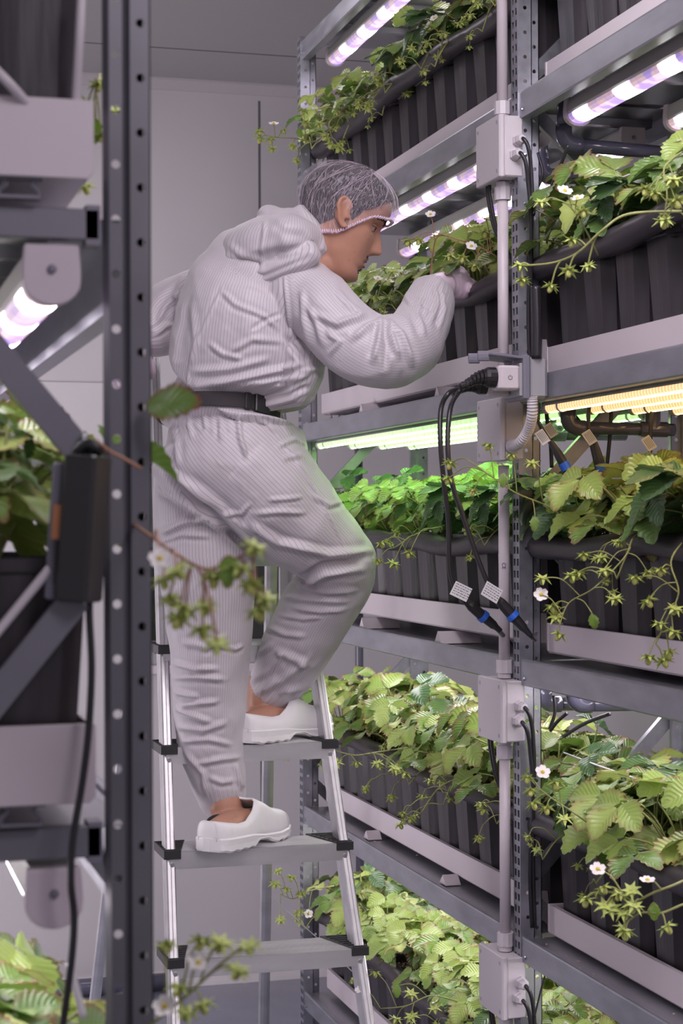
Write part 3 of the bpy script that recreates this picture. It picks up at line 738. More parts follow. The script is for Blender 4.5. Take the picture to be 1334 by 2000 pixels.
cord(1, 3.218, zc, [P(896,768,T0),P(880,800,T0-.05),P(875,870,T0-.07),P(882,940,T0-.07),P(905,1010,T0-.07),P(932,1090,T0-.07),P(952,1140,T0-.07),P(966,1168,T0-.06)], P(960,1158,3.33), P(972,1172,3.35), P(1026,1232,3.35), [P(1038,1245,3.36),P(1044,1250,3.44)], 'black power cord of the near adapter, right one with a paper label and blue ring')
# corrugated hose
hp = smooth_path([P(1040,776,3.42),P(1040,812,3.43),P(1032,842,3.46),P(1016,866,3.49),P(1002,872,3.56)], 14); rs = [.0092 if i % 2 else .0108 for i in range(len(hp))]
hs = thing('corrugated_hose', tuple(hp[0]), 'ribbed light grey hose bending from the socket into the second junction box', 'hose')
MB().tube(hp, rs, 14).build('hose_body', M['jbox'], hs)
d = (hp[-1]-hp[-4]).normalized(); MB().tube([hp[-1]-d*.008,hp[-1]+d*.014], .0145, 12).build('hose_gland', M['jbox'], hs)

def elbow_pipe(name, pts, r, label, mat='pipe', tees=(), fit=1.22, group='grey drain pipes under the shelves'):
    t = thing(name, tuple(pts[0]), label, 'pipe', group); V = [Vector(p) for p in pts]
    MB().tube([V[0], V[1]-(V[1]-V[0]).normalized()*.02], r, 16).build('riser', M[mat], t, smooth=True)
    d0 = (V[1]-V[0]).normalized(); d1 = (V[2]-V[1]).normalized(); e = .036
    arc = [V[1]-d0*e, V[1]-d0*.021] + [V[1] - d0*.021*(1-sin(a)) + d1*.021*(1-cos(a)) for a in [pi/2*k/6 for k in range(1,6)]] + [V[1]+d1*.021, V[1]+d1*e]
    MB().tube(arc, r*fit, 16).build('elbow', M[mat], t, smooth=True)
    MB().tube([V[1]+d1*.02, V[2]], r, 16).build('cross_pipe', M[mat], t, smooth=True)
    for f in tees:
        c = V[1]+(V[2]-V[1])*f
        MB().tube([c-d1*.03,c+d1*.03], r*fit, 16).tube([c,c-d0*.05], r*fit, 16).build('tee', M[mat], t)
        MB().tube([c-d0*.04,c-d0*.11], r, 14).build('tee_riser', M[mat], t, smooth=True)
    return t
yb = 3.325
def yp(px, py, y=yb): return Py(px, py, y)
a0 = yp(1104,283); elbow_pipe('drain_pipe', [(a0.x,yb,TOPS[4]-.01), a0, (1.60,yb,a0.z-.006)], .0135, 'violet lit grey drain pipe with elbow under the top shelf of the near bay')
a0 = yp(1110,837); elbow_pipe('drain_pipe', [(a0.x,yb,TOPS[3]-.01), a0, (1.62,yb,a0.z-.002)], .0128, 'grey drain pipe with elbow and tee behind the warm LED tubes', tees=(.80,))
a0 = yp(1120,1378); elbow_pipe('drain_pipe', [(a0.x,yb,TOPS[2]-.01), a0, (1.62,yb,a0.z-.004)], .0142, 'violet lit grey drain pipe with elbow under the third shelf of the near bay')
for px, py, lv, nm in ((1060,345,4,'top shelf'),(1072,848,3,'second shelf'),(1062,1378,2,'third shelf')):
    a0 = Py(px, py, 3.60); elbow_pipe('drain_pipe', [(a0.x,3.60,TOPS[lv]-.01), a0, (1.64,3.60,a0.z)], .0142, 'dark drain pipe elbow behind the near post under the %s, far bay' % nm)
vp = MB().tube([(1.495,5.16,FLOOR),(1.495,5.16,.80)], .0125, 14).build('vertical_pipe', M['pipe'], smooth=True)
tag(vp, 'dark vertical pipe standing behind the far end frame of the right rack', 'pipe')
# cables and tags under the second shelf, near bay
def loose(pts, label, r=.0042, paper=None, ring=None):
    t = thing('cable', tuple(pts[0]), label, 'cable', 'loose black lamp cables')
    MB().tube(smooth_path(pts, 6), r, 8).build('cable_run', M['cable'], t, smooth=True)
    if ring is not None:
        a_, b_ = ring; d = (b_-a_).normalized()
        MB().tube([a_-d*.02,a_,a_+d*.02,b_-d*.004,b_,b_+d*.03], [.005,.008,.0095,.0095,.008,.006], 12).build('connector', M['cable'], t)
        MB().tube([a_+(b_-a_)*.55,a_+(b_-a_)*.85], .0108, 12).build('connector_ring', M['blue'], t)
    if paper is not None:
        q = paper; X = (RIGHT*.55-UP*.8).normalized(); Y = (RIGHT*.8+UP*.5).normalized(); a = MB()
        a.add([q+X*sx*.014+Y*sy*.009+AWAY*sz for sz in (-.0004,.0004) for sx, sy in ((-1,-1),(1,-1),(1,1),(-1,1))], [(0,3,2,1),(4,5,6,7),(0,1,5,4),(1,2,6,5),(2,3,7,6),(3,0,4,7)])
        f_ = a.build('paper_tag', M['paper'], t); b = MB()
        for j in range(5):
            o_ = q + Y*(.006-.0029*j) - AWAY*.0007 - X*.011; b.add([o_, o_+X*.021, o_+X*.021+Y*.001, o_+Y*.001], [(0,1,2,3)])
        b.build('tag_print', M['ink'], f_)
loose([P(1046,790,3.55),P(1050,820,3.52),P(1066,850,3.52),P(1078,872,3.52),P(1092,900,3.52),P(1112,925,3.52)], 'black cable with paper tag and blue ring beside the corrugated hose', paper=P(1060,855,3.49), ring=(P(1086,880,3.50),P(1112,925,3.50)))
loose([P(1066,780,3.6),P(1070,830,3.6),P(1076,870,3.6),P(1078,915,3.6)], 'black cable hanging beside the hose, right of the tagged one', paper=P(1076,842,3.55))
loose([P(1152,790,3.5),P(1150,840,3.5),P(1160,890,3.5),P(1172,940,3.5)], 'black cable with blue ring hanging behind the grey elbow pipe', ring=(P(1165,880,3.5),P(1178,930,3.5)), paper=P(1152,856,3.48))
loose([P(1195,790,3.62),P(1192,850,3.62),P(1186,910,3.62)], 'thin black cable hanging behind the middle of the cross pipe')
loose([P(1276,790,3.5),P(1272,830,3.5),P(1270,900,3.5)], 'black cable hanging near the pipe tee', paper=P(1268,868,3.48))
loose([P(1112,800,3.62),P(1135,828,3.62),P(1160,850,3.62)], 'short black cable crossing behind the elbow')
loose([P(1080,1360,3.5),P(1082,1395,3.5),P(1072,1425,3.5)], 'black cable dropping behind the violet elbow, left of three', .0036)
loose([P(1106,1395,3.45),P(1088,1410,3.47),P(1074,1428,3.5)], 'black cable under the violet elbow, middle of three', .0036)
loose([P(1190,1396,3.3),P(1140,1415,3.36),P(1100,1440,3.42)], 'black cable running left under the violet pipe', .0036)
loose([P(1052,300,3.6),P(1062,340,3.6),P(1050,375,3.6),P(1044,420,3.55)], 'black cable looping behind the near post under the top shelf', .0036)
loose([P(1112,285,3.5),P(1095,330,3.52),P(1080,365,3.55)], 'black cable hanging from the violet elbow pipe', .0036)
loose([P(1062,1905,3.5),P(1052,1940,3.5),P(1040,1990,3.5)], 'thin black cable at the bottom beside the near post', .002)
cable([P(1048,560,3.42),P(1050,640,3.42),P(1049,700,3.42)], .010, 'thick black cable run behind the near post beside the pots', 'cables from the junction boxes')

# driver box and its wires on the left rack
db = thing('power_driver', tuple(Py(145,1178,LY0-.03)), 'black ribbed LED driver box with an orange label hanging on the near left rack', 'driver')
c0 = P(163,1030,1.585); R_ = Matrix.Rotation(-YAW-.25, 3, 'Z') @ Matrix.Rotation(.075, 3, 'Y')
MB().cbox(c0, (.030,.040,.128), R_, bev=.003).build('driver_case', M['blackcap'], db)
c1 = P(121,1035,1.60)
MB().cbox(c1, (.012,.038,.120), R_, bev=.003).build('driver_side', M['dgrey_pl'], db)
lab = MB().cbox(P(118,1018,1.576), (.0135,.004,.030), R_, bev=.0).build('driver_label', M['orange'], db); lab['label'] = 'orange label on the side of the driver'
a = MB()
for k in range(14): a.cbox(P(116,1052+6.5*k,1.577), (.013,.003,.0012), R_)
a.build('cooling_fins', M['blackcap'], db)
MB().tube(smooth_path([P(155,915,1.585),P(150,885,1.58),P(170,865,1.575),P(190,872,1.575),P(196,880,1.58)],6), .005, 8).build('hook', M['blackcap'], db, smooth=True)
MB().tube([P(170,880,1.59),P(172,905,1.585)], .011, 10).build('cable_entry', M['cable'], db)
cable([P(187,858,1.575),P(215,880,1.57),P(245,896,1.57),P(276,914,1.575)], .0016, 'thin pale wire stretched from the driver hook to the near post', mat='stem_red', cat='wire', name='wire')
cable([P(204,920,1.60),P(196,1010,1.60),P(184,1090,1.60),P(174,1180,1.60),P(178,1300,1.595),P(172,1420,1.59),P(160,1520,1.585),P(140,1640,1.58),P(136,1720,1.58),P(142,1790,1.585),P(136,1880,1.585),P(118,2010,1.59)], .0033, 'long black cable hanging down past the driver box on the near left rack', 'cables on the left rack')
cable([P(-20,120,1.58),P(20,160,1.58),P(55,200,1.60)], .0045, 'blurred pale cable end at the upper left corner', mat='jbox', cat='cable')
cable([P(163,-10,1.60),P(158,80,1.60),P(150,205,1.62)], .0042, 'violet lit pale cable hanging in the black gap at upper left', mat='jbox', cat='cable')
cable([P(98,1108,1.585),P(50,1165,1.585),P(-20,1250,1.58)], .0042, 'pale rod slanting left below the driver box', mat='jbox', cat='rod', name='rod')
cable([P(132,1880,1.62),P(160,1985,1.62)], .0035, 'short white rod among the leaves at the bottom left', mat='string', cat='rod', name='rod')

# debris on the wide shelf lips
rd = random.Random(9)
for k, (px, py) in enumerate(((1058,1834),(1064,1846),(1104,1871),(1127,1880),(1130,1893),(1152,1871),(1156,1905),(1313,1983),(716,1630),(812,1671),(730,1644))):
    zz = TOPS[1]; u = (px-CX)/F; t = -zz/((py-HOR)/F); p = P(px,py,t)
    a = MB(); s = rd.uniform(.0025,.005); an = rd.uniform(0,3)
    a.add([(p.x+s*cos(an),p.y+s*sin(an),zz+.0005),(p.x-s*.4*sin(an),p.y+s*.4*cos(an),zz+.002),(p.x-s*cos(an),p.y-s*sin(an),zz+.0005),(p.x+s*.4*sin(an),p.y-s*.4*cos(an),zz+.0015),(p.x,p.y,zz-.001)], [(0,1,2,3),(0,3,4),(3,2,4),(2,1,4),(1,0,4)])
    tag(a.build('dry_petal', M['debris']), 'tiny dry petal on the fourth shelf lip, %s right of the conduit post' % ORD[k] if k < 8 else 'tiny dry petal on the fourth shelf lip left of the conduit post, %s' % ('nearest the ladder','nearest the post','between two others')[(0,1,2)[k-8]], 'petal', 'dry petals on the fourth shelf')
# ------------------------------------------------------------------ ladder
ld = thing('step_ladder', (.86,3.5,FLOOR), 'aluminium step ladder with black corner caps the worker stands on', 'ladder')
K0 = dict(xl=.6897, xr=1.052, y=3.868, z=-.495)
def lpos(k, side, dy=0.0, out=0.0):
    """point on the ladder front at step k (k grows downward); side -1 left rail, +1 right rail"""
    x = (K0['xl']-.0085*k-out) if side < 0 else (K0['xr']+.0105*k+out)
    return Vector((x, K0['y']-.080*k+dy, K0['z']-.21*k))
def rail(side, ka, kb):
    a_, b_ = lpos(ka, side), lpos(kb, side); d = (b_-a_).normalized()
    X = Vector((1,0,0)); Y = d.cross(X).normalized(); Y = Y if Y.y > 0 else -Y
    prof = [(-.010,-.004),(-.008,-.006),(.008,-.006),(.010,-.004),(.010,.044),(.008,.046),(-.008,.046),(-.010,.044)]
    if side < 0: X = -X
    # C shaped section with a shallow groove
    prof = [(-.010,-.004),(-.007,-.0062),(-.001,-.0062),(0,-.005),(.001,-.0062),(.007,-.0062),(.010,-.004),(.0105,.020),(.009,.021),(.0105,.022),(.010,.044),(.007,.046),(-.007,.046),(-.010,.044)]
    return MB().prism(prof, a_, b_, X, Y).build('side_rail', M['alu'], ld)
for s in (-1,1): rail(s, -4.25, 5.35)
TREAD = .125
for k in range(-3, 5):
    l, r = lpos(k, -1), lpos(k, 1); z = l.z+.012; y0 = l.y-.012
    plat = (k == -3)
    dpt = .24 if plat else TREAD
    a = MB()
    prof = [(0,-.036),(0,0)]; n = 14
    for i in range(n):
        f0 = .004+(dpt-.008)*i/n; f1 = .004+(dpt-.008)*(i+.5)/n; prof += [(f0,.0012),(f1,.0012),(f1,0),(.004+(dpt-.008)*(i+1)/n-.0002,0)]
    prof += [(dpt,0),(dpt,-.022),(dpt-.003,-.022),(dpt-.003,-.003),(.003,-.003),(.003,-.033),(.012,-.036)]
    a.prism(prof, (l.x-.004,y0,z), (r.x+.004,y0,z), (0,1,0), (0,0,1))
    st = a.build('platform' if plat else 'step', M['alu'], ld)
    for s, q in ((-1,l),(1,r)):
        xa = q.x-.016 if s < 0 else q.x-.034; xb = q.x+.034 if s < 0 else q.x+.016
        c = MB()
        xm = q.x+.040 if s < 0 else q.x-.040
        inner = .030
        A0 = (xa if s<0 else xb)
        # wedge shaped cap: narrow at the front edge, wide at the back
        pts2 = [(A0,y0-.004),((q.x+s*-.020),y0-.004),((q.x+s*-.058),y0+dpt*.98),(A0,y0+dpt*.98)] if s > 0 else [(A0,y0-.004),(q.x+.020,y0-.004),(q.x+.050,y0+dpt*.98),(A0,y0+dpt*.98)]
        V = [(p[0],p[1],z-.014) for p in pts2]+[(p[0],p[1],z+.004) for p in pts2]
        c.add(V, [(0,1,2,3),(7,6,5,4),(0,4,5,1),(1,5,6,2),(2,6,7,3),(3,7,4,0)])
        for i in range(7):
            f = (i+.5)/7; yy = y0-.004+dpt*.98*f; wI = q.x+s*-(.020+.034*f) ; lo, hi = sorted((A0-s*.002, wI+s*.003))
            c.box((lo,yy-.002,z+.004),(hi,yy+.002,z+.0058))
        c.build('corner_cap', M['blackcap'], st)
        MB().tube([(q.x-s*.002,y0-.003,z-.026),(q.x-s*.002,y0+.002,z-.026)], [.0045,.0055], 10).build('rivet', M['screw'], st)
    
# rear frame
RT = [Vector((.715,4.16,.12)), Vector((.992,4.15,.12))]; RBm = [Vector((.655,5.02,FLOOR+.01)), Vector((1.160,5.0,FLOOR+.01))]
for a_, b_ in zip(RT, RBm):
    d = (b_-a_).normalized(); Y = d.cross(Vector((1,0,0))).normalized(); Y = Y if Y.y > 0 else -Y
    MB().prism([(-.013,-.012),(-.004,-.014),(.004,-.014),(.013,-.012),(.013,.012),(-.013,.012)], a_, b_, (1,0,0), Y).build('rear_leg', M['alu'], ld)
    MB().cbox(b_+Vector((0,0,.01)), (.034,.034,.04), bev=.004).build('rubber_foot', M['blackcap'], ld)
for s in (-1,1):
    q = lpos(5.35, s); MB().cbox(q+Vector((0,.02,.012)), (.03,.06,.05), bev=.004).build('rubber_foot', M['blackcap'], ld)
def rear_at(f, i): return RT[i].lerp(RBm[i], f)
for f in (.88,): MB().tube([rear_at(f,0), rear_at(f,1)], .008, 8).build('rear_brace', M['alu'], ld)
top_l, top_r = lpos(-4.25,-1), lpos(-4.25,1)
MB().tube([top_l+Vector((0,.02,0)), top_l+Vector((.01,.03,.02)), top_r+Vector((-.01,.03,.02)), top_r+Vector((0,.02,0))], .012, 12).build('top_rail', M['blackcap'], ld, smooth=True)
sp = MB().tube([P(528,1752,4.6), P(618,1833,4.3), P(700,1912,4.05)], .0012, 5).build('safety_cord', M['screw'], ld)
# ------------------------------------------------------------------ strawberry plants
class Foliage:
    def __init__(s): s.v=[]; s.f=[]; s.uv=[]; s.tone=[]; s.rim=[]
    def leaflet(s, B, D, U, L, W, tone, red, rnd, fold=.35, droop=.5, ns=14):
        B, D, U = Vector(B), Vector(D).normalized(), Vector(U); U = (U - D*U.dot(D)).normalized(); S = D.cross(U)
        vs = [-1,-.9,-.6,-.3,0,.3,.6,.9,1]; n0 = len(s.v); nc = len(vs)
        wob = rnd.uniform(-.25,.25); tw = rnd.uniform(-.3,.3)
        for i in range(ns+1):
            f = i/ns; w = W*.5*max(.03, sin(pi*min(1,f**.85*.985+.012))**.72)*(1-.10*(1-f))
            tooth = (1.13 if i % 2 else .91)
            for v in vs:
                x = v*w*(tooth if abs(v) == 1 else 1)
                h = abs(v)*w*fold - droop*L*f*f*.5 + .03*L*sin(f*9+v*3+wob*9)*abs(v) + tw*x*f
                q = .0028*L*sin((f-abs(v)*.32)*2*pi*8)*(1-abs(v)*.6)
                a_ = B + D*(L*f + (L*.035*(1 if i%2 else -.3) if abs(v)==1 else 0)) + S*x + U*(h+q)
                s.v.append(tuple(a_)); s.uv.append((f, v)); s.tone.append(tone)
                s.rim.append(red*(1.0 if abs(v)==1 else (.45 if abs(v)==.9 else 0)) + (red*.8 if i>=ns-1 else 0)*.6)
        for i in range(ns):
            for j in range(nc-1): s.f.append((n0+i*nc+j, n0+i*nc+j+1, n0+(i+1)*nc+j+1, n0+(i+1)*nc+j))
    def leaf(s, st, B, tip, U, size, tone, red, rnd):
        """petiole from B to tip and three leaflets; U = direction the leaf faces"""
        B, tip, U = Vector(B), Vector(tip), Vector(U).normalized()
        mid = B.lerp(tip, .5) + Vector((0,0,(tip-B).length*.18))
        st.tube(smooth_path([B, mid, tip], 4), [.0017]*9, 5)
        out = tip - B; out.z *= .2
        if out.length < 1e-3: out = Vector((1,0,0))
        D = (out - U*out.dot(U)).normalized(); S = D.cross(U)
        for a_, k in ((0,1.0),(1.25,.92),(-1.25,.92)):
            d = D*cos(a_) + S*sin(a_); off = .010 if a_ == 0 else .003
            s.leaflet(tip + d*off, d, U, size*k*rnd.uniform(.92,1.06), size*rnd.uniform(.78,.9)*k, min(1,max(0,tone+rnd.uniform(-.08,.08))), red, rnd, fold=rnd.uniform(.12,.5), droop=rnd.uniform(.10,.70))
    def mesh(s, name):
        me = bpy.data.meshes.new(name); me.from_pydata(s.v, [], s.f); me.materials.append(M['leaf'])
        me.polygons.foreach_set('use_smooth', [True]*len(s.f))
        uvl = me.uv_layers.new(name='UVMap'); li = np.empty(len(me.loops), dtype=np.int32); me.loops.foreach_get('vertex_index', li)
        uvl.data.foreach_set('uv', np.array(s.uv, dtype=np.float32)[li].ravel())
        for nm, arr in (('tone', s.tone), ('rim', s.rim)):
            at = me.attributes.new(nm, 'FLOAT', 'POINT'); at.data.foreach_set('value', np.array(arr, dtype=np.float32))
        me.update(); return me

def fruit_mesh(r=.0075):
    a = MB(); a.sphere((0,0,-r*.72), (r*.62,r*.62,r*.88), 9, 7)
    a.cur = 1
    for ring, (L, dz, n, ph) in enumerate(((2.25,-.95,6,0),(2.0,.45,6,.5))):
        for k in range(n):
            an = 2*pi*(k+ph)/n; c, s = cos(an), sin(an); w = r*.46
            p0 = Vector((0,0,0)); m1 = Vector((c*r*.8-s*w, s*r*.8+c*w, r*.12)); m2 = Vector((c*r*.8+s*w, s*r*.8-c*w, r*.12)); tp = Vector((c*r*L, s*r*L, r*dz))
            a.add([p0,m1,tp,m2,p0-Vector((0,0,.0006)),m1-Vector((0,0,.0006)),tp,m2-Vector((0,0,.0006))], [(0,1,2,3),(7,6,5,4),(0,4,5,1),(1,5,6,2),(2,6,7,3),(3,7,4,0)])
    a.sphere((0,0,.0005), (r*.35,r*.35,r*.2), 7, 4)
    return a.mesh('fruit', [M['fruit'], M['sepal']], smooth=False)
def flower_mesh(r=.0115):
    a = MB()
    for k in range(5):
        an = 2*pi*k/5; C = Vector((cos(an), sin(an), 0)); S = Vector((-sin(an), cos(an), 0)); n0 = []
        for (f, w) in ((.12,.08),(.4,.36),(.75,.45),(1.0,.25)):
            for sgn in (-1,0,1): n0.append(C*r*f + S*r*w*sgn + Vector((0,0,r*(.18*f*f+.08*abs(sgn)))))
        n1 = [p - Vector((0,0,.0004)) for p in n0]
        a.add(n0+n1, [(i*3+j, i*3+j+1, (i+1)*3+j+1, (i+1)*3+j) for i in range(3) for j in range(2)] + [(12+i*3+j, 12+(i+1)*3+j, 12+(i+1)*3+j+1, 12+i*3+j+1) for i in range(3) for j in range(2)])
    a.cur = 1; a.sphere((0,0,r*.12), (r*.27,r*.27,r*.22), 9, 6)
    a.cur = 2
    for k in range(5):
        an = 2*pi*(k+.5)/5; c, s = cos(an), sin(an)
        a.add([(0,0,-.0006),(c*r*.4-s*r*.18,s*r*.4+c*r*.18,-.0004),(c*r*.85,s*r*.85,.0002),(c*r*.4+s*r*.18,s*r*.4-c*r*.18,-.0004)], [(0,1,2,3)])
    return a.mesh('flower', [M['petal'], M['pollen'], M['sepal']], smooth=False)
FRUIT = [fruit_mesh(.0075), fruit_mesh(.0060)]
FLOWER = flower_mesh()

def euler_rand(rnd, tilt=.5): return (rnd.uniform(-tilt,tilt), rnd.uniform(-tilt,tilt), rnd.uniform(0,6.3))
# variants of whole plants: (foliage mesh, stalk mesh)
def plant_variant(seed, nleaf, spread, height, bias, size, tonec, redp):
    rnd = random.Random(seed); fo = Foliage(); st = MB()
    for i in range(nleaf):
        an = 2*pi*i/nleaf*1.0 + rnd.uniform(-.4,.4) + (2.4*i if nleaf > 9 else 0)
        r = spread*rnd.uniform(.25,1.0); h = height*rnd.uniform(.35,1.0)*(1.15-.35*r/spread)
        tip = Vector((r*cos(an)+bias[0], r*sin(an)+bias[1], h))
        U = Vector((cos(an)*rnd.uniform(.0,.9), sin(an)*rnd.uniform(.0,.9), 1)) + Vector((-.45,-.35,0))*rnd.uniform(0,1)
        fo.leaf(st, (rnd.uniform(-.012,.012), rnd.uniform(-.012,.012), -.012), tip, U, size*rnd.uniform(.75,1.15), tonec-.05+rnd.uniform(-.5,.5), (rnd.uniform(.5,1.0) if rnd.random() < redp else 0), rnd)
    st.sphere((0,0,-.012), (.011,.011,.012), 8, 5)
    return fo.mesh('foliage'), st.mesh('leaf_stalks', M['stem'], smooth=True)
VAR = [plant_variant(s, n, sp, h, b, sz, tn, rd) for s, n, sp, h, b, sz, tn, rd in (
    (11,13,.095,.150,(-.015,0),.062,.50,.4), (12,14,.100,.135,(-.02,.01),.058,.62,.5), (13,12,.085,.165,(0,0),.068,.45,.3),
    (14,15,.100,.140,(-.01,-.01),.056,.70,.6), (15,13,.090,.125,(-.025,0),.064,.40,.3), (16,14,.090,.160,(0,.01),.060,.75,.4))]
# truss variants: mesh of stalks + list of (kind, position)
def truss_variant(seed, length, drop, nb):
    rnd = random.Random(seed); a = MB(); items = []
    p0 = Vector((0,0,-.005)); side = rnd.uniform(-.6,.6)
    main = smooth_path([p0, (-length*.35, side*.02, .035), (-length*.75, side*.05, .020), (-length, side*.07, -drop*.35)], 5)
    a.tube(main, [.0017]*len(main), 5)
    end = main[-1]
    for b in range(nb):
        at = main[int(len(main)*(.55+.42*b/max(1,nb-1)))-1 if b < nb-1 else -1]
        sd = Vector((rnd.uniform(-.8,.1), rnd.uniform(-1,1), rnd.uniform(-.3,.6))).normalized(); L = rnd.uniform(.02,.045)
        k = at + sd*L; a.tube(smooth_path([at, at+sd*L*.6+Vector((0,0,.006)), k], 3), .0012, 5)
        for c in range(rnd.choice((1,2,2))):
            s2 = (sd + Vector((rnd.uniform(-.8,.4), rnd.uniform(-1,1), rnd.uniform(-.6,.4)))).normalized()
            if rnd.random() < .18:
                q = k + s2*rnd.uniform(.012,.022) + Vector((0,0,.016)); items.append(('flower', q, (rnd.uniform(-.7,.7), rnd.uniform(-1.1,0), 0)))
                a.tube(smooth_path([k, (k+q)/2+Vector((0,0,.004)), q], 3), .0009, 5)
            else:
                q = k + s2*rnd.uniform(.012,.024) + Vector((0,0,-rnd.uniform(.008,.028))); items.append(('fruit', q, euler_rand(rnd)))
                a.tube(smooth_path([k, (k+q)/2+Vector((0,0,.006)), q], 3), .0009, 5)
    return a.mesh('flower_truss', M['stem'], smooth=True), items
TRUSS = [truss_variant(21,.13,.06,4), truss_variant(22,.15,.09,5), truss_variant(23,.11,.03,4), truss_variant(24,.14,.07,3), truss_variant(25,.12,.11,5)]
def add_truss(plant, var, rz=0.0, rnd=random):
    me, items = TRUSS[var]
    t = bpy.data.objects.new('flower_truss', me); COL.objects.link(t); t.parent = plant; t.rotation_euler = (0,0,rz)
    for kind, q, e in items:
        c = bpy.data.objects.new('green_fruit' if kind == 'fruit' else 'flower', FRUIT[rnd.randrange(2)] if kind == 'fruit' else FLOWER)
        COL.objects.link(c); c.parent = t; c.location = q; c.rotation_euler = e; s = rnd.uniform(.65,1.0); c.scale = (s,s,s)
    return t
def add_plant(x, y, z, var, rz, s, label, group, trusses=(), rnd=random):
    r = thing('strawberry_plant', (x,y,z), label, 'strawberry plant', group, rz=rz); r.scale = (s,s,s)
    for nm, me in zip(('foliage','leaf_stalks'), VAR[var]):
        o = bpy.data.objects.new(nm, me); COL.objects.link(o); o.parent = r
    for v, a_ in trusses: add_truss(r, v, a_, rnd)
    return r
rnd = random.Random(77)
GROUP = 'strawberry plants on the right rack'
ANCHOR = {}
for lv in range(5):
    for bay in ('far','near'):
        if (lv,bay) not in TZ: continue
        rim = TZ[(lv,bay)]+.004+.200
        for row in (0,1):
            for k, y in enumerate(pot_ys(bay)):
                if row == 1 and lv == 4: 
                    if k % 2: continue
                rzr = rnd.uniform(-.5,.5) if row == 0 else rnd.uniform(-2.5,2.5)
                tr = []
                if row == 0:
                    for q in range(0 if (bay == 'far' and lv == 3 and k < 3) else rnd.choice((0,0,1,1,1) if bay == 'far' else (0,0,0,1))): tr.append((rnd.randrange(5), rnd.uniform(-.9,.9)-rzr))
                elif lv <= 2 and rnd.random() < .5: tr.append((rnd.randrange(5), rnd.uniform(-1.2,1.2)-rzr))
                s = rnd.uniform(.85,1.08)*(1.17 if bay == 'near' else 1.16)*(1.0 if lv != 0 else .9)
                if bay == 'far' and lv == 2: s *= .90
                if bay == 'far' and lv == 3: s *= .88
                lab = 'strawberry plant in the %s pot %s the conduit post, %s row, %s' % (ORD[k], 'behind' if bay=='far' else 'before', 'aisle' if row==0 else 'inner', LEVNAME[lv])
                r = add_plant(1.420+.132*row+rnd.uniform(-.01,.01), y, rim, rnd.randrange(6), rzr, s, lab, GROUP, tr, rnd)
                if row == 0: ANCHOR[(lv,bay,k)] = r
# left rack plants
LGROUP = 'blurred strawberry plants on the near left rack'
for lv in (2,1):
    z = TOPS[lv]+.023+.204
    for k in range(3):
        for row, x in enumerate((.155,.04)):
            nm = {2:'above the black driver box', 1:'at the bottom left corner'}[lv]
            r = add_plant(x-.02, LY0+.062+PITCH*k+(.035 if k == 0 else 0), z, rnd.randrange(6), rnd.uniform(-3,3), (.86 if k == 0 else 1.1) if lv==2 else 1.1,
                      'blurred strawberry plant %s, %s from the end, %s row' % (nm, ORD[k], 'aisle' if row==0 else 'inner'), LGROUP, (), rnd)
            if row == 0: ANCHOR[(lv,'left',k)] = r

def custom_truss(plant, main, branches, r=.0017, mat='stem', scale=1.0, k=6):
    """a truss laid through given points; branches: (point on path index fraction or vector, end point, kind)"""
    mp = smooth_path(main, k); a = MB(); a.tube(mp, [r*(1-.35*i/len(mp)) for i in range(len(mp))], 7)
    o_items = []
    for fr, end, kind in branches:
        at = mp[min(len(mp)-1, int(fr*(len(mp)-1)))] if not isinstance(fr, Vector) else fr
        L = (end-at).length; mid = (at+end)/2 + Vector((0,0,L*.18)) 
        a.tube(smooth_path([at, mid, end], 5), r*.62, 6)
        o_items.append((kind, end))
    t = a.build('flower_truss', M[mat], plant, smooth=True)
    rn = random.Random(int(main[0][0]*1000))
    for kind, q in o_items:
        if kind == 'leaf':
            fo = Foliage(); fo.leaflet(q, Vector((rn.uniform(-.3,.3),-.2,-1)), Vector((-.5,-.9,.2)), .026, .018, .45, .2, rn, ns=8)
            o = link('leaflet', fo.mesh('leaflet'), t); continue
        o = link('green_fruit' if kind == 'fruit' else 'flower', FRUIT[0] if kind == 'fruit' else FLOWER, t)
        # parent is a world-space mesh object: place directly
        o.location = q; s = scale*rn.uniform(.95,1.2); o.scale = (s,s,s)
        o.rotation_euler = euler_rand(rn, .5) if kind == 'fruit' else (rn.uniform(.2,1.1), rn.uniform(-.6,.3), 0)
        o.matrix_parent_inverse = Matrix(t.matrix_parent_inverse)
        o.matrix_parent_inverse = (plant.matrix_basis @ t.matrix_parent_inverse).inverted() if False else Matrix()
    return t
# In custom trusses the stalk mesh is in world coordinates and its own matrix is the identity, so children need no offset.
A = ANCHOR
X_ = 'fruit'; W_ = 'flower'; L_ = 'leaf'
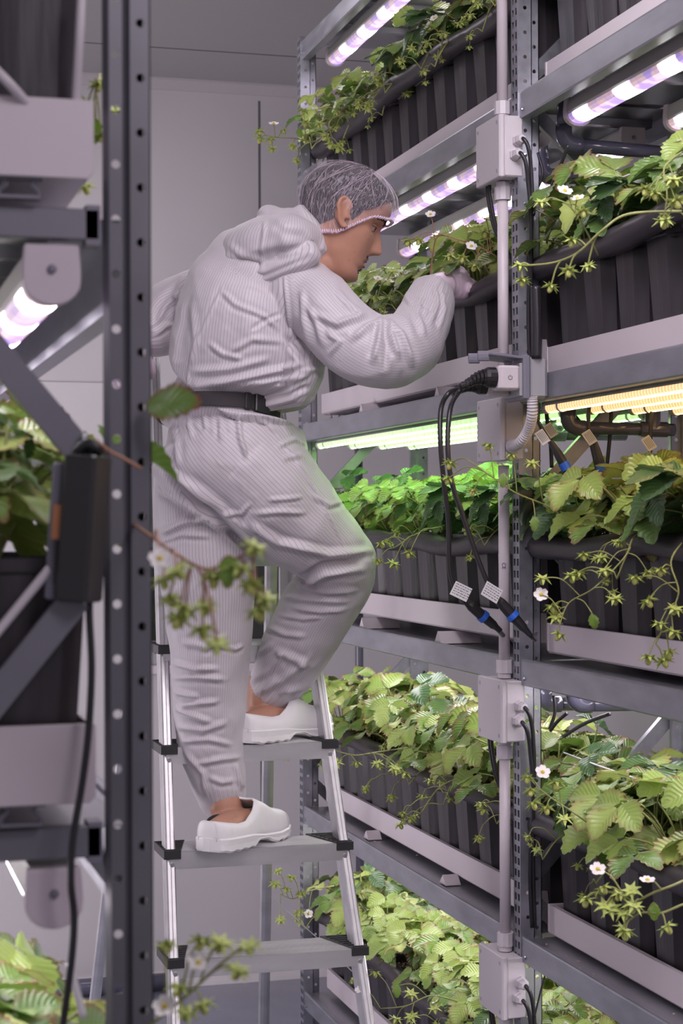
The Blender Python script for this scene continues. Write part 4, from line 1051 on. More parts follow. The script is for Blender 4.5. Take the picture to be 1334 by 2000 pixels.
# big hanging truss over the tray of the middle shelf, near bay
p = A[(2,'near',2)]; T = 3.05
custom_truss(p, [P(1290,1040,3.12),P(1240,1050,3.02),P(1220,1090,2.98),P(1160,1150,2.98),P(1110,1180,3.0),P(1092,1225,3.0)],
    [(.35,P(1180,1115,2.97),X_),(.38,P(1265,1120,2.96),X_),(.45,P(1140,1085,3.0),X_),(.5,P(1118,1125,3.0),X_),(.62,P(1200,1170,2.95),X_),(.7,P(1060,1130,3.02),X_),(.8,P(1078,1185,3.02),X_),(.85,P(1085,1205,3.02),X_),(.9,P(1056,1163,3.02),W_),(1.0,P(1092,1240,3.0),X_),(.75,P(1156,1200,2.98),L_),(.55,P(1130,1120,3.0),X_)], scale=.98)
p = A[(2,'near',3)]
custom_truss(p, [P(1334,1060,2.95),P(1310,1100,2.86),P(1325,1160,2.84),P(1300,1215,2.84),P(1280,1260,2.84)],
    [(.3,P(1290,1115,2.83),X_),(.45,P(1264,1175,2.84),X_),(.55,P(1318,1190,2.83),X_),(.6,P(1288,1220,2.83),X_),(.7,P(1314,1235,2.83),X_),(.9,P(1266,1285,2.84),X_),(1.0,P(1295,1292,2.84),X_),(.8,P(1306,1275,2.84),X_),(.5,P(1240,1130,2.86),X_)], scale=.98)
# second one creeping out over the far shelf beside the post
custom_truss(A[(2,'near',0)], [P(1110,1020,3.30),P(1070,990,3.28),P(1010,965,3.26),P(965,935,3.25),P(930,910,3.26)],
    [(.3,P(1040,905,3.22),X_),(.5,P(1000,890,3.24),X_),(.6,P(985,925,3.24),L_),(.75,P(955,870,3.25),X_),(.9,P(876,935,3.3),X_),(1.0,P(880,905,3.3),X_),(.85,P(925,960,3.26),X_),(.4,P(1045,1010,3.26),L_)], scale=.95)
custom_truss(A[(3,'far',2)], [P(842,560,3.95),P(846,505,3.92),P(858,462,3.90),P(900,470,3.88),P(940,484,3.86),P(968,500,3.85)],
    [(.35,P(843,420,3.90),W_),(.4,P(820,470,3.90),X_),(.5,P(800,472,3.90),X_),(.65,P(922,482,3.86),W_),(.6,P(880,500,3.87),X_),(.8,P(930,520,3.86),X_),(.9,P(950,455,3.86),X_),(.95,P(952,430,3.86),W_),(.7,P(905,505,3.87),X_)], mat='stem_red')
custom_truss(A[(3,'far',6)], [P(740,590,4.3),P(745,560,4.2),P(760,545,4.18)], [(.5,P(762,550,4.18),W_),(.6,P(740,545,4.18),W_),(1.0,P(770,530,4.18),X_),(.3,P(735,580,4.18),X_)])
# small hanging fruits over the far bay roll
custom_truss(A[(2,'far',5)], [P(860,1030,3.95),P(820,1040,3.9),P(770,1070,3.86)], [(.3,P(800,1080,3.84),X_),(.6,P(768,1100,3.84),X_),(1.0,P(738,1095,3.85),X_),(.8,P(745,1060,3.86),X_)])
# upper shelf, near bay: arching stem with pods over the roll
custom_truss(A[(3,'near',3)], [P(1334,415,2.85),P(1230,420,2.88),P(1180,450,2.88),P(1130,495,2.9),P(1080,515,2.92),P(1020,520,2.95)],
    [(.45,P(1150,520,2.9),X_),(.55,P(1120,470,2.9),X_),(.6,P(1112,530,2.9),X_),(.75,P(1078,560,2.92),X_),(1.0,P(1022,548,2.95),X_),(.95,P(1018,518,2.95),X_)], r=.0024)
custom_truss(A[(3,'near',4)], [P(1334,300,2.8),P(1300,330,2.74),P(1305,380,2.72),P(1300,420,2.72)], [(.4,P(1280,380,2.72),X_),(.5,P(1322,395,2.72),X_),(.8,P(1262,372,2.72),X_),(1.0,P(1298,432,2.72),X_),(.3,P(1318,352,2.72),X_)])
custom_truss(A[(3,'near',2)], [P(1170,500,3.1),P(1140,440,3.02),P(1110,400,3.0),P(1080,390,3.0)], [(.5,P(1130,390,3.0),W_),(.6,P(1105,375,3.0),W_),(.8,P(1060,395,3.0),X_),(.7,P(1140,415,3.0),X_)])
# lower shelf, near bay: truss entering from the right edge
custom_truss(A[(1,'near',4)], [P(1380,1700,2.75),P(1320,1728,2.66),P(1275,1745,2.65),P(1235,1762,2.66),P(1205,1745,2.66),P(1160,1745,2.68)],
    [(.35,P(1262,1722,2.64),W_),(.5,P(1230,1740,2.65),X_),(.55,P(1235,1770,2.64),X_),(.6,P(1208,1748,2.65),X_),(.7,P(1175,1735,2.66),X_),(.75,P(1165,1700,2.67),W_),(.8,P(1180,1770,2.65),X_),(.85,P(1190,1775,2.65),X_),(1.0,P(1142,1757,2.68),X_),(.65,P(1215,1785,2.64),X_),(.62,P(1215,1815,2.64),X_)], r=.0022)
custom_truss(A[(1,'near',4)], [P(1380,1760,2.7),P(1334,1768,2.66),P(1290,1785,2.65),P(1250,1785,2.65),P(1225,1800,2.65)], [(.5,P(1298,1812,2.64),X_),(.7,P(1275,1765,2.65),L_),(1.0,P(1218,1822,2.64),X_)], r=.0022)
custom_truss(A[(1,'near',1)], [P(1190,1640,3.15),P(1120,1590,3.1),P(1075,1560,3.08),P(1050,1540,3.08)], [(.5,P(1085,1530,3.08),X_),(.6,P(1058,1510,3.08),W_),(.7,P(1065,1580,3.06),X_),(.8,P(1040,1570,3.08),X_),(.9,P(1035,1545,3.08),X_),(1.0,P(1030,1520,3.08),X_),(.55,P(1100,1600,3.06),X_)])
# top shelf far end: truss reaching out past the rack into the aisle
custom_truss(A[(4,'far',11)], [P(660,240,4.85),P(620,275,4.8),P(580,270,4.78),P(545,268,4.76),P(522,264,4.75)],
    [(.3,P(600,240,4.78),X_),(.4,P(595,215,4.78),X_),(.5,P(575,285,4.77),X_),(.75,P(556,254,4.76),X_),(.8,P(537,242,4.75),W_),(.85,P(534,288,4.75),X_),(.9,P(530,270,4.75),X_),(1.0,P(508,256,4.75),X_),(1.0,P(511,270,4.75),X_),(.45,P(585,250,4.78),L_)], scale=1.1)
custom_truss(A[(4,'far',10)], [P(700,230,4.5),P(668,225,4.45),P(645,240,4.42),P(652,270,4.4)], [(.5,P(640,265,4.4),X_),(.8,P(650,282,4.4),X_),(1.0,P(664,288,4.4),X_),(.3,P(620,215,4.42),W_),(.6,P(628,240,4.42),X_)], scale=1.15)
# lowest and fourth shelf near the ladder
custom_truss(A[(0,'far',11)], [P(650,1730,4.9),P(600,1740,4.8),P(570,1755,4.75),P(545,1745,4.72)], [(.4,P(585,1745,4.75),X_),(.5,P(567,1712,4.74),X_),(.7,P(558,1735,4.73),X_),(.8,P(540,1700,4.72),X_),(.9,P(535,1725,4.72),X_),(1.0,P(545,1795,4.73),X_),(.6,P(582,1780,4.75),X_),(.3,P(600,1785,4.76),W_)], scale=1.1)
custom_truss(A[(0,'far',4)], [P(900,1960,3.95),P(840,1945,3.86),P(790,1965,3.82),P(740,1970,3.82)], [(.3,P(845,1970,3.82),X_),(.5,P(800,1940,3.82),X_),(.7,P(770,1990,3.82),X_),(.8,P(730,1900,3.84),X_),(1.0,P(702,1932,3.84),W_),(.6,P(800,1985,3.82),X_),(.4,P(775,1925,3.82),L_)])
custom_truss(A[(1,'far',7)], [P(800,1460,4.3),P(730,1470,4.24),P(690,1475,4.2),P(650,1465,4.2)], [(.4,P(735,1490,4.18),X_),(.5,P(770,1500,4.18),X_),(.55,P(790,1510,4.18),X_),(.8,P(695,1490,4.2),X_),(1.0,P(640,1450,4.2),W_),(.7,P(655,1490,4.2),X_)], scale=1.05)
# near left rack: blurred trusses reaching into the aisle
p = A[(2,'left',0)]
custom_truss(p, [P(230,1000,1.72),P(300,1050,1.55),P(350,1085,1.47),P(400,1110,1.45),P(440,1100,1.45),P(490,1075,1.45)],
    [(.35,P(345,1110,1.45),X_),(.3,P(318,1130,1.46),X_),(.45,P(330,1165,1.46),X_),(.5,P(362,1185,1.46),X_),(.5,P(348,1205,1.46),X_),(.6,P(398,1180,1.45),X_),(.7,P(418,1125,1.45),X_),(.8,P(468,1105,1.44),X_),(.9,P(490,1140,1.44),X_),(1.0,P(503,1190,1.44),X_),(.95,P(498,1065,1.44),X_),(.6,P(395,1225,1.45),X_),(.55,P(424,1255,1.43),X_),(.75,P(452,1085,1.44),L_),(.2,P(312,1090,1.47),W_),(.85,P(520,1165,1.44),X_)], mat='stem_red', scale=.78)
p = A[(1,'left',0)]
custom_truss(p, [P(240,2040,1.70),P(310,1985,1.60),P(365,1940,1.55),P(430,1880,1.53),P(478,1845,1.53)],
    [(.3,P(322,1842,1.56),X_),(.3,P(318,1965,1.56),W_),(.45,P(390,1835,1.54),X_),(.6,P(430,1838,1.54),X_),(.5,P(384,1880,1.54),W_),(.7,P(462,1892,1.53),X_),(1.0,P(483,1845,1.53),X_),(.55,P(393,1960,1.54),X_),(.4,P(362,1975,1.54),X_),(.35,P(345,1925,1.55),X_)], scale=.78)
custom_truss(A[(3,'near',4)] if False else A[(2,'left',1)], [P(215,140,1.95),P(200,150,1.9),P(190,175,1.88),P(185,230,1.88)], [(.3,P(195,162,1.88),X_),(.5,P(174,200,1.88),X_),(.7,P(200,262,1.88),X_),(.6,P(230,214,1.9),X_),(1.0,P(168,362,1.85),X_),(.8,P(190,230,1.88),L_)], scale=.7)
# single blurred leaf right of the near post, over the worker's belt
fo = Foliage(); rl = random.Random(4)
fo.leaflet(P(290,790,1.62), (P(388,778,1.58)-P(290,790,1.62)), Vector((-.2,-.95,.3)), .060, .036, .30, 1.0, rl, fold=.15, droop=.2)
link('foliage', fo.mesh('foliage'), A[(2,'left',0)])
# ------------------------------------------------------------------ the worker
def limb_rings(a, st, n=24, cap=True):
    """st: list of (point, in-picture radius, depth radius); grows an elliptical limb, rounded at both ends"""
    pts = [Vector(s[0]) for s in st]; V = []
    def frame(i):
        d = (pts[min(i+1,len(pts)-1)] - pts[max(i-1,0)]).normalized()
        X = d.cross(AWAY).normalized(); Y = X.cross(d).normalized(); return d, X, Y
    rows = []
    for i, s in enumerate(st):
        d, X, Y = frame(i)
        if i == 0: rows += [(pts[0]-d*s[1]*.45, X, Y, s[1]*.55, s[2]*.55), (pts[0]-d*s[1]*.25, X, Y, s[1]*.85, s[2]*.85)] if cap else []
        rows.append((pts[i], X, Y, s[1], s[2]))
        if i == len(st)-1: rows += [(pts[i]+d*s[1]*.25, X, Y, s[1]*.85, s[2]*.85), (pts[i]+d*s[1]*.45, X, Y, s[1]*.55, s[2]*.55)] if cap else []
    for c, X, Y, ra, rb in rows:
        for k in range(n):
            t = 2*pi*k/n; V.append(c + X*ra*cos(t) + Y*rb*sin(t))
    fs = [(i*n+k, i*n+(k+1)%n, (i+1)*n+(k+1)%n, (i+1)*n+k) for i in range(len(rows)-1) for k in range(n)]
    fs += [tuple(range(n-1,-1,-1)), tuple(range((len(rows)-1)*n, len(rows)*n))]
    a.add(V, fs)
def dens(st, k=4):
    """smooth the station list"""
    pts = smooth_path([s[0] for s in st], k); out = []
    for i, p in enumerate(pts):
        f = i/k; j = min(int(f), len(st)-2); t = f-j; t = t*t*(3-2*t)
        out.append((p, st[j][1]*(1-t)+st[j+1][1]*t, st[j][2]*(1-t)+st[j+1][2]*t))
    return out
def S(px, py, t, w, b): return (P(px,py,t), w*t/F, b)
def remeshed(a, voxel, smooth_it=3):
    me = a.mesh('tmp', []); o = bpy.data.objects.new('tmp', me); COL.objects.link(o)
    # consistent outward normals
    bm = bmesh.new(); bm.from_mesh(me); bmesh.ops.recalc_face_normals(bm, faces=bm.faces); bm.to_mesh(me); bm.free()
    md = o.modifiers.new('r', 'REMESH'); md.mode = 'VOXEL'; md.voxel_size = voxel; md.adaptivity = 0
    ms = o.modifiers.new('s', 'SMOOTH'); ms.factor = .5; ms.iterations = smooth_it
    bpy.context.view_layer.update(); dg = bpy.context.evaluated_depsgraph_get()
    out = bpy.data.meshes.new_from_object(o.evaluated_get(dg)); bpy.data.objects.remove(o); return out
def arrs(me):
    n = len(me.vertices); co = np.empty(n*3, np.float32); me.vertices.foreach_get('co', co)
    no = np.empty(n*3, np.float32); me.vertex_normals.foreach_get('vector', no); return co.reshape(-1,3).astype(float), no.reshape(-1,3).astype(float)
def setco(me, co): me.vertices.foreach_set('co', co.astype(np.float32).ravel()); me.update()
def finish(me, mats, name, parent):
    me.name = name; me.materials.clear()
    for m in mats: me.materials.append(m)
    me.polygons.foreach_set('use_smooth', [True]*len(me.polygons)); return link(name, me, parent)
Rn, An = np.array(RIGHT), np.array(AWAY)
def project(co):
    w = co @ An; return CX + F*(co @ Rn)/w, HOR - F*co[:,2]/w
def strokes(co, no, L):
    """raised cloth folds along polylines of the picture, pushed along the surface normal"""
    px, py = project(co); face = np.clip(-(no*co).sum(1)/np.linalg.norm(co,axis=1)*2.2, 0, 1); disp = np.zeros(len(co))
    for pl, w, amp in L:
        best = np.full(len(co), 1e9); sg = np.zeros(len(co)); fade = np.ones(len(co)); n = len(pl)-1
        for i in range(n):
            x0,y0 = pl[i]; x1,y1 = pl[i+1]; dx,dy = x1-x0,y1-y0; L2 = dx*dx+dy*dy
            t = np.clip(((px-x0)*dx+(py-y0)*dy)/L2, 0, 1); qx = px-(x0+t*dx); qy = py-(y0+t*dy); d = np.hypot(qx,qy)
            s_ = np.sign(dx*qy-dy*qx); m = d < best
            best[m] = d[m]; sg[m] = s_[m]; tt = (i+t)/n; fade[m] = (np.clip(np.minimum(tt,1-tt)*5+.25,0,1))[m]
        ds = best*sg
        prof = np.exp(-(ds/w)**2) - .55*np.exp(-((ds-1.7*w)/w)**2) - .25*np.exp(-((ds+1.9*w)/w)**2)
        disp += amp*.001*prof*fade*face
    return co + no*disp[:,None]
def noise_disp(co, no, scale, amp, seed=0, ridged=True, dirv=None, stretch=1.0):
    out = np.zeros(len(co)); off = Vector((seed*3.1, seed*1.7, seed))
    for i, c in enumerate(co):
        v = Vector(c)*scale
        if dirv is not None: v = v - dirv*(v.dot(dirv))*(1-stretch)
        n = noise.noise(v+off); out[i] = (1-abs(n)*2.2) if ridged else n
    return co + no*(amp*out)[:,None]

TH, TR_, TL = 3.82, 3.70, 3.95
torso = dens([S(436,822,3.86,100,.118), S(438,802,3.85,106,.125), S(454,780,3.85,122,.142), S(468,754,3.84,137,.153), S(478,715,3.83,142,.155), S(483,665,3.82,146,.155), S(488,615,3.81,143,.15), S(497,570,3.81,132,.14), S(515,530,3.80,108,.12), S(545,496,3.79,76,.095), S(585,468,3.77,48,.07)])
drape = [S(588,690,3.74,48,.055), S(590,728,3.74,42,.055), S(576,760,3.75,36,.05), S(562,776,3.76,26,.045)]
rarm = dens([S(560,560,3.76,62,.07), S(605,582,3.72,64,.072), S(655,630,3.68,66,.072), S(705,675,3.66,70,.072), S(752,692,3.66,70,.072), S(790,678,3.70,64,.068), S(817,642,3.77,57,.062), S(834,610,3.82,52,.056), S(846,586,3.86,46,.050), S(853,572,3.875,38,.042)])
larm = dens([S(430,575,3.93,60,.07), S(375,588,3.96,56,.065), S(335,606,3.97,58,.065), S(308,635,3.96,56,.06), S(280,650,3.94,44,.05)])
rleg = dens([S(472,908,3.82,112,.125), S(520,955,3.83,106,.125), S(575,1012,3.86,93,.115), S(625,1058,3.89,80,.10), S(655,1092,3.91,70,.088), S(660,1122,3.93,66,.08), S(640,1160,3.95,68,.078), S(612,1205,3.98,70,.076), S(585,1255,4.01,67,.072), S(560,1300,4.04,61,.066), S(535,1338,4.06,52,.058), S(521,1355,4.07,44,.05)])
lleg = dens([S(412,910,3.88,102,.12), S(402,985,3.89,100,.115), S(400,1060,3.90,98,.108), S(405,1130,3.91,90,.098), S(409,1210,3.92,80,.088), S(408,1300,3.93,72,.080), S(408,1380,3.94,67,.074), S(410,1450,3.95,60,.068), S(420,1515,3.95,54,.060), S(430,1555,3.96,47,.052), S(435,1572,3.96,40,.045)])
pelv = dens([S(433,832,3.85,110,.130), S(440,852,3.85,130,.147), S(450,890,3.85,147,.155), S(448,930,3.86,146,.15), S(440,975,3.87,125,.13)])
LIMBS = [('torso',torso),('drape',drape),('rarm',rarm),('larm',larm),('rleg',rleg),('lleg',lleg),('pelvis',pelv)]
wk = thing('person', tuple(P(470,1650,3.95)), 'worker in a white pinstriped coverall and hairnet leaning towards the plants on the ladder', 'person')

a = MB()
for _, st in LIMBS: limb_rings(a, st)
def ball(px, py, t, w, b): a.sphere(P(px,py,t), (w*t/F, b, w*t/F), 20, 14, Matrix.Rotation(-YAW, 3, 'Z'))
ball(590,578,3.73,72,.078); ball(402,590,3.93,62,.075); ball(762,690,3.665,70,.07); ball(658,1095,3.91,72,.09)
me = remeshed(a, .0038, 9)
co, no = arrs(me)
co0 = co.copy()
co = noise_disp(co, no, 6.5, .0068, 1, True, Vector((.5,.3,.8)).normalized(), .55); setco(me, co); co, no = arrs(me)
co = noise_disp(co, no, 17, .0014, 2, True, Vector((-.6,.2,.7)).normalized(), .6); setco(me, co); co, no = arrs(me)
Z3 = lambda L: [(290+x*.487, 540+y*.487) for x, y in L]
Z4 = lambda L: [(290+x*.3523, 740+y*.3523) for x, y in L]
Z5 = lambda L: [(290+x*.3523, 1200+y*.3523) for x, y in L]
ST = [
 (Z3([(300,40),(200,250),(160,380),(165,480)]), 4, 2.2), (Z3([(400,130),(470,160),(520,210)]), 5, 3), (Z3([(410,215),(470,175),(530,150)]), 5, -2.6),
 (Z3([(180,380),(330,370),(480,330)]), 8, 4), (Z3([(200,445),(420,400),(640,350)]), 8, 5), (Z3([(250,480),(430,430),(600,400)]), 7, 4),
 (Z3([(548,0),(560,120),(575,240),(650,330)]), 4, 3), (Z3([(560,240),(600,300),(640,345)]), 8, -6), (Z3([(330,300),(420,250),(540,260)]), 7, 3),
 (Z3([(250,270),(300,310),(380,330)]), 6, 3), (Z3([(480,480),(560,430),(660,380)]), 7, 5), (Z3([(500,520),(580,470),(640,440)]), 6, -4), (Z3([(520,440),(610,380),(690,365)]), 6, 4),
 (Z3([(940,170),(925,260),(905,340)]), 8, 6), (Z3([(955,185),(985,250),(1010,320)]), 8, 6), (Z3([(940,172),(880,200),(820,250)]), 8, 5), (Z3([(965,175),(1020,240),(1060,350)]), 8, 6),
 (Z3([(950,180),(960,270),(950,370)]), 7, -5), (Z3([(640,120),(680,190),(700,270)]), 7, 4), (Z3([(670,150),(760,190),(870,150)]), 8, 5), (Z3([(720,230),(770,260),(730,310)]), 6, 3),
 (Z3([(760,60),(800,110),(860,150)]), 8, 4), (Z3([(620,60),(625,170),(650,290)]), 7, 4), (Z3([(1150,40),(1165,110),(1130,190)]), 6, 4), (Z3([(1100,60),(1080,150),(1110,240)]), 7, 4), (Z3([(1180,60),(1190,130),(1170,210)]), 5, 3),
 (Z3([(1020,60),(1060,120),(1150,160)]), 7, 4), (Z3([(300,60),(350,110),(420,140)]), 6, 2.5), (Z3([(130,80),(110,250),(100,420)]), 10, 5), (Z3([(180,120),(190,250),(175,360)]), 8, 3),
 (Z3([(40,180),(70,120),(120,60)]), 7, 4), (Z3([(30,230),(70,200),(100,190)]), 6, 4),
 (Z4([(540,790),(720,900),(1000,970),(1230,955)]), 8, 8), (Z4([(820,1115),(960,1035),(1180,1010)]), 8, -8), (Z4([(850,1140),(980,1070),(1190,1060)]), 8, 6),
 (Z4([(100,480),(230,600),(350,700)]), 7, 5), (Z4([(60,600),(200,680),(300,760)]), 7, 5), (Z4([(130,560),(330,730),(540,940)]), 8, -7), (Z4([(160,520),(380,690),(600,900)]), 9, 5),
 (Z4([(500,200),(510,330),(545,430)]), 6, 5), (Z4([(400,210),(405,330)]), 6, 3.5), (Z4([(140,230),(160,350),(170,480)]), 6, 4), (Z4([(230,200),(225,260),(245,330)]), 5, 3), (Z4([(90,220),(60,300),(40,400)]), 6, 4), (Z4([(310,200),(320,280)]), 5, 3), (Z4([(620,230),(700,290)]), 6, 3),
 (Z4([(600,745),(730,735),(860,742)]), 6, 4), (Z4([(670,670),(760,665),(850,655)]), 5, 3), (Z4([(400,740),(520,745),(560,690)]), 5, 3), (Z4([(520,800),(600,860)]), 5, 3),
 (Z4([(700,290),(820,450),(930,620),(1000,760),(1100,960)]), 3.2, 2.2), (Z4([(740,440),(860,420),(960,470)]), 7, 3), (Z4([(720,370),(820,330),(880,370)]), 6, 3), (Z4([(900,640),(1000,700),(1080,680)]), 6, 3),
 (Z4([(840,1150),(980,1180),(1150,1175)]), 6, 4), (Z4([(760,1210),(900,1225),(1090,1235)]), 6, 4), (Z4([(800,1270),(950,1290),(1090,1280)]), 5, 3.5), (Z4([(730,1310),(860,1330),(950,1320)]), 5, 3),
 (Z4([(60,860),(200,790),(330,770)]), 8, 5), (Z4([(60,900),(180,860),(330,870)]), 6, 3),
 (Z5([(140,270),(250,300),(380,300)]), 6, 4), (Z5([(140,350),(270,345),(420,360)]), 6, 3.5), (Z5([(150,430),(270,455)]), 6, 5), (Z5([(170,505),(280,490),(380,480)]), 6, 4), (Z5([(150,520),(250,560),(340,595)]), 6, 5), (Z5([(160,620),(300,640),(420,600)]), 7, 4), (Z5([(190,700),(330,690),(450,720)]), 6, 4), (Z5([(270,825),(400,800),(500,790)]), 6, 4), (Z5([(200,760),(300,880),(310,990)]), 6, 4), (Z5([(480,830),(500,910),(520,960)]), 6, 4),
 (Z5([(330,900),(400,930),(470,920)]), 6, 3), (Z5([(380,170),(480,190),(520,170)]), 5, 3), (Z5([(200,150),(320,180),(420,120)]), 7, 4),
 (Z5([(700,200),(790,240),(900,290)]), 8, 5), (Z5([(740,430),(850,400),(950,330)]), 7, 5), (Z5([(600,440),(740,360),(900,230)]), 8, 5), (Z5([(560,380),(680,300),(760,180)]), 6, 3), (Z5([(640,60),(760,110),(860,120)]), 6, 4), (Z5([(800,470),(900,380)]), 5, 4),
 (Z5([(640,420),(660,400),(700,350)]), 5, 3), (Z5([(560,240),(640,200),(700,150)]), 6, 3),
]
co = strokes(co, no, [(p_, w_*.80, a_*1.65) for p_, w_, a_ in ST])
# stripe coordinate and gathers
fc = np.empty(len(me.polygons)*3, np.float32); me.polygons.foreach_get('center', fc); fc = fc.reshape(-1,3).astype(float)
def limb_coord(pts, st):
    """normalised distance to the limb and the coordinate around it"""
    C = np.array([list(s[0]) for s in st]); Ra = np.array([s[1] for s in st]); Rb = np.array([s[2] for s in st]); best = np.full(len(pts), 1e9); crd = np.zeros(len(pts)); Rm = Ra.mean()
    for i in range(len(C)-1):
        d = C[i+1]-C[i]; L = np.linalg.norm(d); d = d/L; X = np.cross(d, An); X /= np.linalg.norm(X); Y = np.cross(X, d)
        q = pts-C[i]; t = np.clip(q@d/L, 0, 1); q = q-np.outer(t*L, d); ra = Ra[i]+(Ra[i+1]-Ra[i])*t; rb = Rb[i]+(Rb[i+1]-Rb[i])*t
        u = q@X/ra; v = q@Y/rb; e = np.hypot(np.hypot(u, v), q@d/ra); m = e < best; best[m] = e[m]; crd[m] = (np.arctan2(-v, u)*Rm)[m]
    return best, crd
tors_l = torso; LS = [torso, rarm, larm, rleg, lleg]
px, py = project(co)
vs_, cs_ = [], []
fd = []
for st in LS:
    d1, _ = limb_coord(fc, st); fd.append(d1); _, c1 = limb_coord(co0, st); cs_.append(c1)
fd = np.array(fd); fpx, fpy = project(fc)
# panel assignment: sleeves beyond the armhole seam, legs below the belt
below = fpy > 812
fd[0][below] = 9; fd[3][~below] = 9; fd[4][~below] = 9; fd[1][below] = 9; fd[2][below] = 9
fd[1][(fpx < 560) & ~below] = 9; fd[1][(fpx > 575+ (fpy-540)*.25) & (fpy < 700) & ~below] -= .5; fd[2][(fpx > 352)] = 9
g = fd.argmin(0)
li = np.empty(len(me.loops), np.int32); me.loops.foreach_get('vertex_index', li)
lt = np.empty(len(me.polygons), np.int32); me.polygons.foreach_get('loop_total', lt); lg = np.repeat(g, lt)
cs_ = np.array(cs_); vals = cs_[lg, li]
for gx, gy0, gy1, sel, amp in ((0, 768, 790, 0, .0014), (0, 826, 850, 3, .0016)):
    wgt = np.exp(-((py-(gy0+gy1)/2)/((gy1-gy0)*.42))**2); co = co + no*(amp*wgt*np.sin(cs_[sel]*2*pi/.016+np.sin(cs_[sel]*90)))[:,None]
for cx_, cy_, r_, sel in ((853,572,34,1), (521,1350,44,3), (435,1565,42,4), (285,650,44,2)):
    wgt = np.exp(-(((px-cx_)**2+(py-cy_)**2)/(r_*r_))); co = co + no*(.0012*wgt*np.sin(cs_[sel]*2*pi/.013))[:,None]
setco(me, co)
at = me.attributes.new('stripe', 'FLOAT', 'CORNER'); at.data.foreach_set('value', vals.astype(np.float32))
suit = finish(me, [M['suit']], 'coverall', wk)

# hood folded on the back
a = MB()
limb_rings(a, dens([S(600,478,3.70,42,.085), S(570,472,3.72,52,.09), S(530,480,3.74,58,.085), S(490,492,3.76,56,.075), S(452,508,3.78,44,.055), S(420,528,3.79,26,.03)]))
limb_rings(a, dens([S(522,425,3.80,16,.03), S(545,440,3.78,30,.07), S(575,448,3.77,38,.085), S(600,452,3.76,36,.08)]))
limb_rings(a, dens([S(424,540,3.765,12,.02), S(465,538,3.73,20,.025), S(520,530,3.70,24,.028), S(575,512,3.68,26,.03), S(614,492,3.67,20,.03)]))
limb_rings(a, dens([S(598,432,3.78,20,.06), S(618,462,3.76,22,.065), S(632,500,3.75,16,.05)]))
me = remeshed(a, .0042, 5); co, no = arrs(me)
hc0 = co.copy(); co = noise_disp(co, no, 7, .0030, 4, True); setco(me, co); co, no = arrs(me)
co = strokes(co, no, [([(415,508),(470,498),(530,480),(600,470)], 9, 3.5), ([(430,545),(520,538),(610,500)], 4, -4), ([(520,430),(515,470),(512,530)], 4, 4), ([(530,415),(560,440),(600,450),(620,480)], 8, 3), ([(450,480),(480,500),(520,510)], 6, 4), ([(540,500),(590,490)], 5, 3)])
setco(me, co); _, c1 = limb_coord(hc0, dens([S(560,440,3.74,60,.10), S(525,560,3.72,60,.10)])); 
at = me.attributes.new('stripe', 'FLOAT', 'POINT'); at.data.foreach_set('value', c1.astype(np.float32))
finish(me, [M['suit']], 'hood', wk)

# ---- head, in its own frame: X forward, Y left, Z up
YA, PI_ = math.radians(7), math.radians(27)
fw = (RIGHT*cos(YA) + AWAY*sin(YA)); HX = (fw*cos(PI_) - UP*sin(PI_)).normalized(); HZ = (fw*sin(PI_) + UP*cos(PI_)).normalized(); HY = HZ.cross(HX).normalized()
HO = P(667,430,3.77)
def Hd(x, y, z): return HO + HX*x + HY*y + HZ*z
zs = [-.114,-.108,-.098,-.088,-.078,-.068,-.058,-.048,-.038,-.028,-.018,-.008,.004,.016,.028,.040,.055,.070,.085,.098,.108,.114]
def itp(z, T):
    return float(np.interp(z, [t[0] for t in T], [t[1] for t in T]))
XFr = [(-.114,.052),(-.108,.074),(-.098,.083),(-.088,.084),(-.078,.0795),(-.068,.083),(-.058,.083),(-.048,.084),(-.038,.084),(-.028,.083),(-.010,.081),(.004,.078),(.018,.077),(.030,.084),(.040,.088),(.055,.089),(.070,.085),(.085,.073),(.098,.052),(.108,.028),(.114,.008)]
XBk = [(-.114,.012),(-.108,.004),(-.098,-.008),(-.088,-.020),(-.068,-.045),(-.048,-.062),(-.028,-.076),(.004,-.092),(.028,-.099),(.055,-.096),(.075,-.084),(.090,-.066),(.100,-.046),(.108,-.028),(.114,-.010)]
WW = [(-.114,.020),(-.108,.030),(-.098,.040),(-.088,.047),(-.068,.056),(-.048,.062),(-.028,.067),(.004,.071),(.028,.075),(.055,.075),(.075,.067),(.090,.054),(.100,.040),(.108,.025),(.114,.009)]
def G(v, s): return exp(-(v/s)**2)
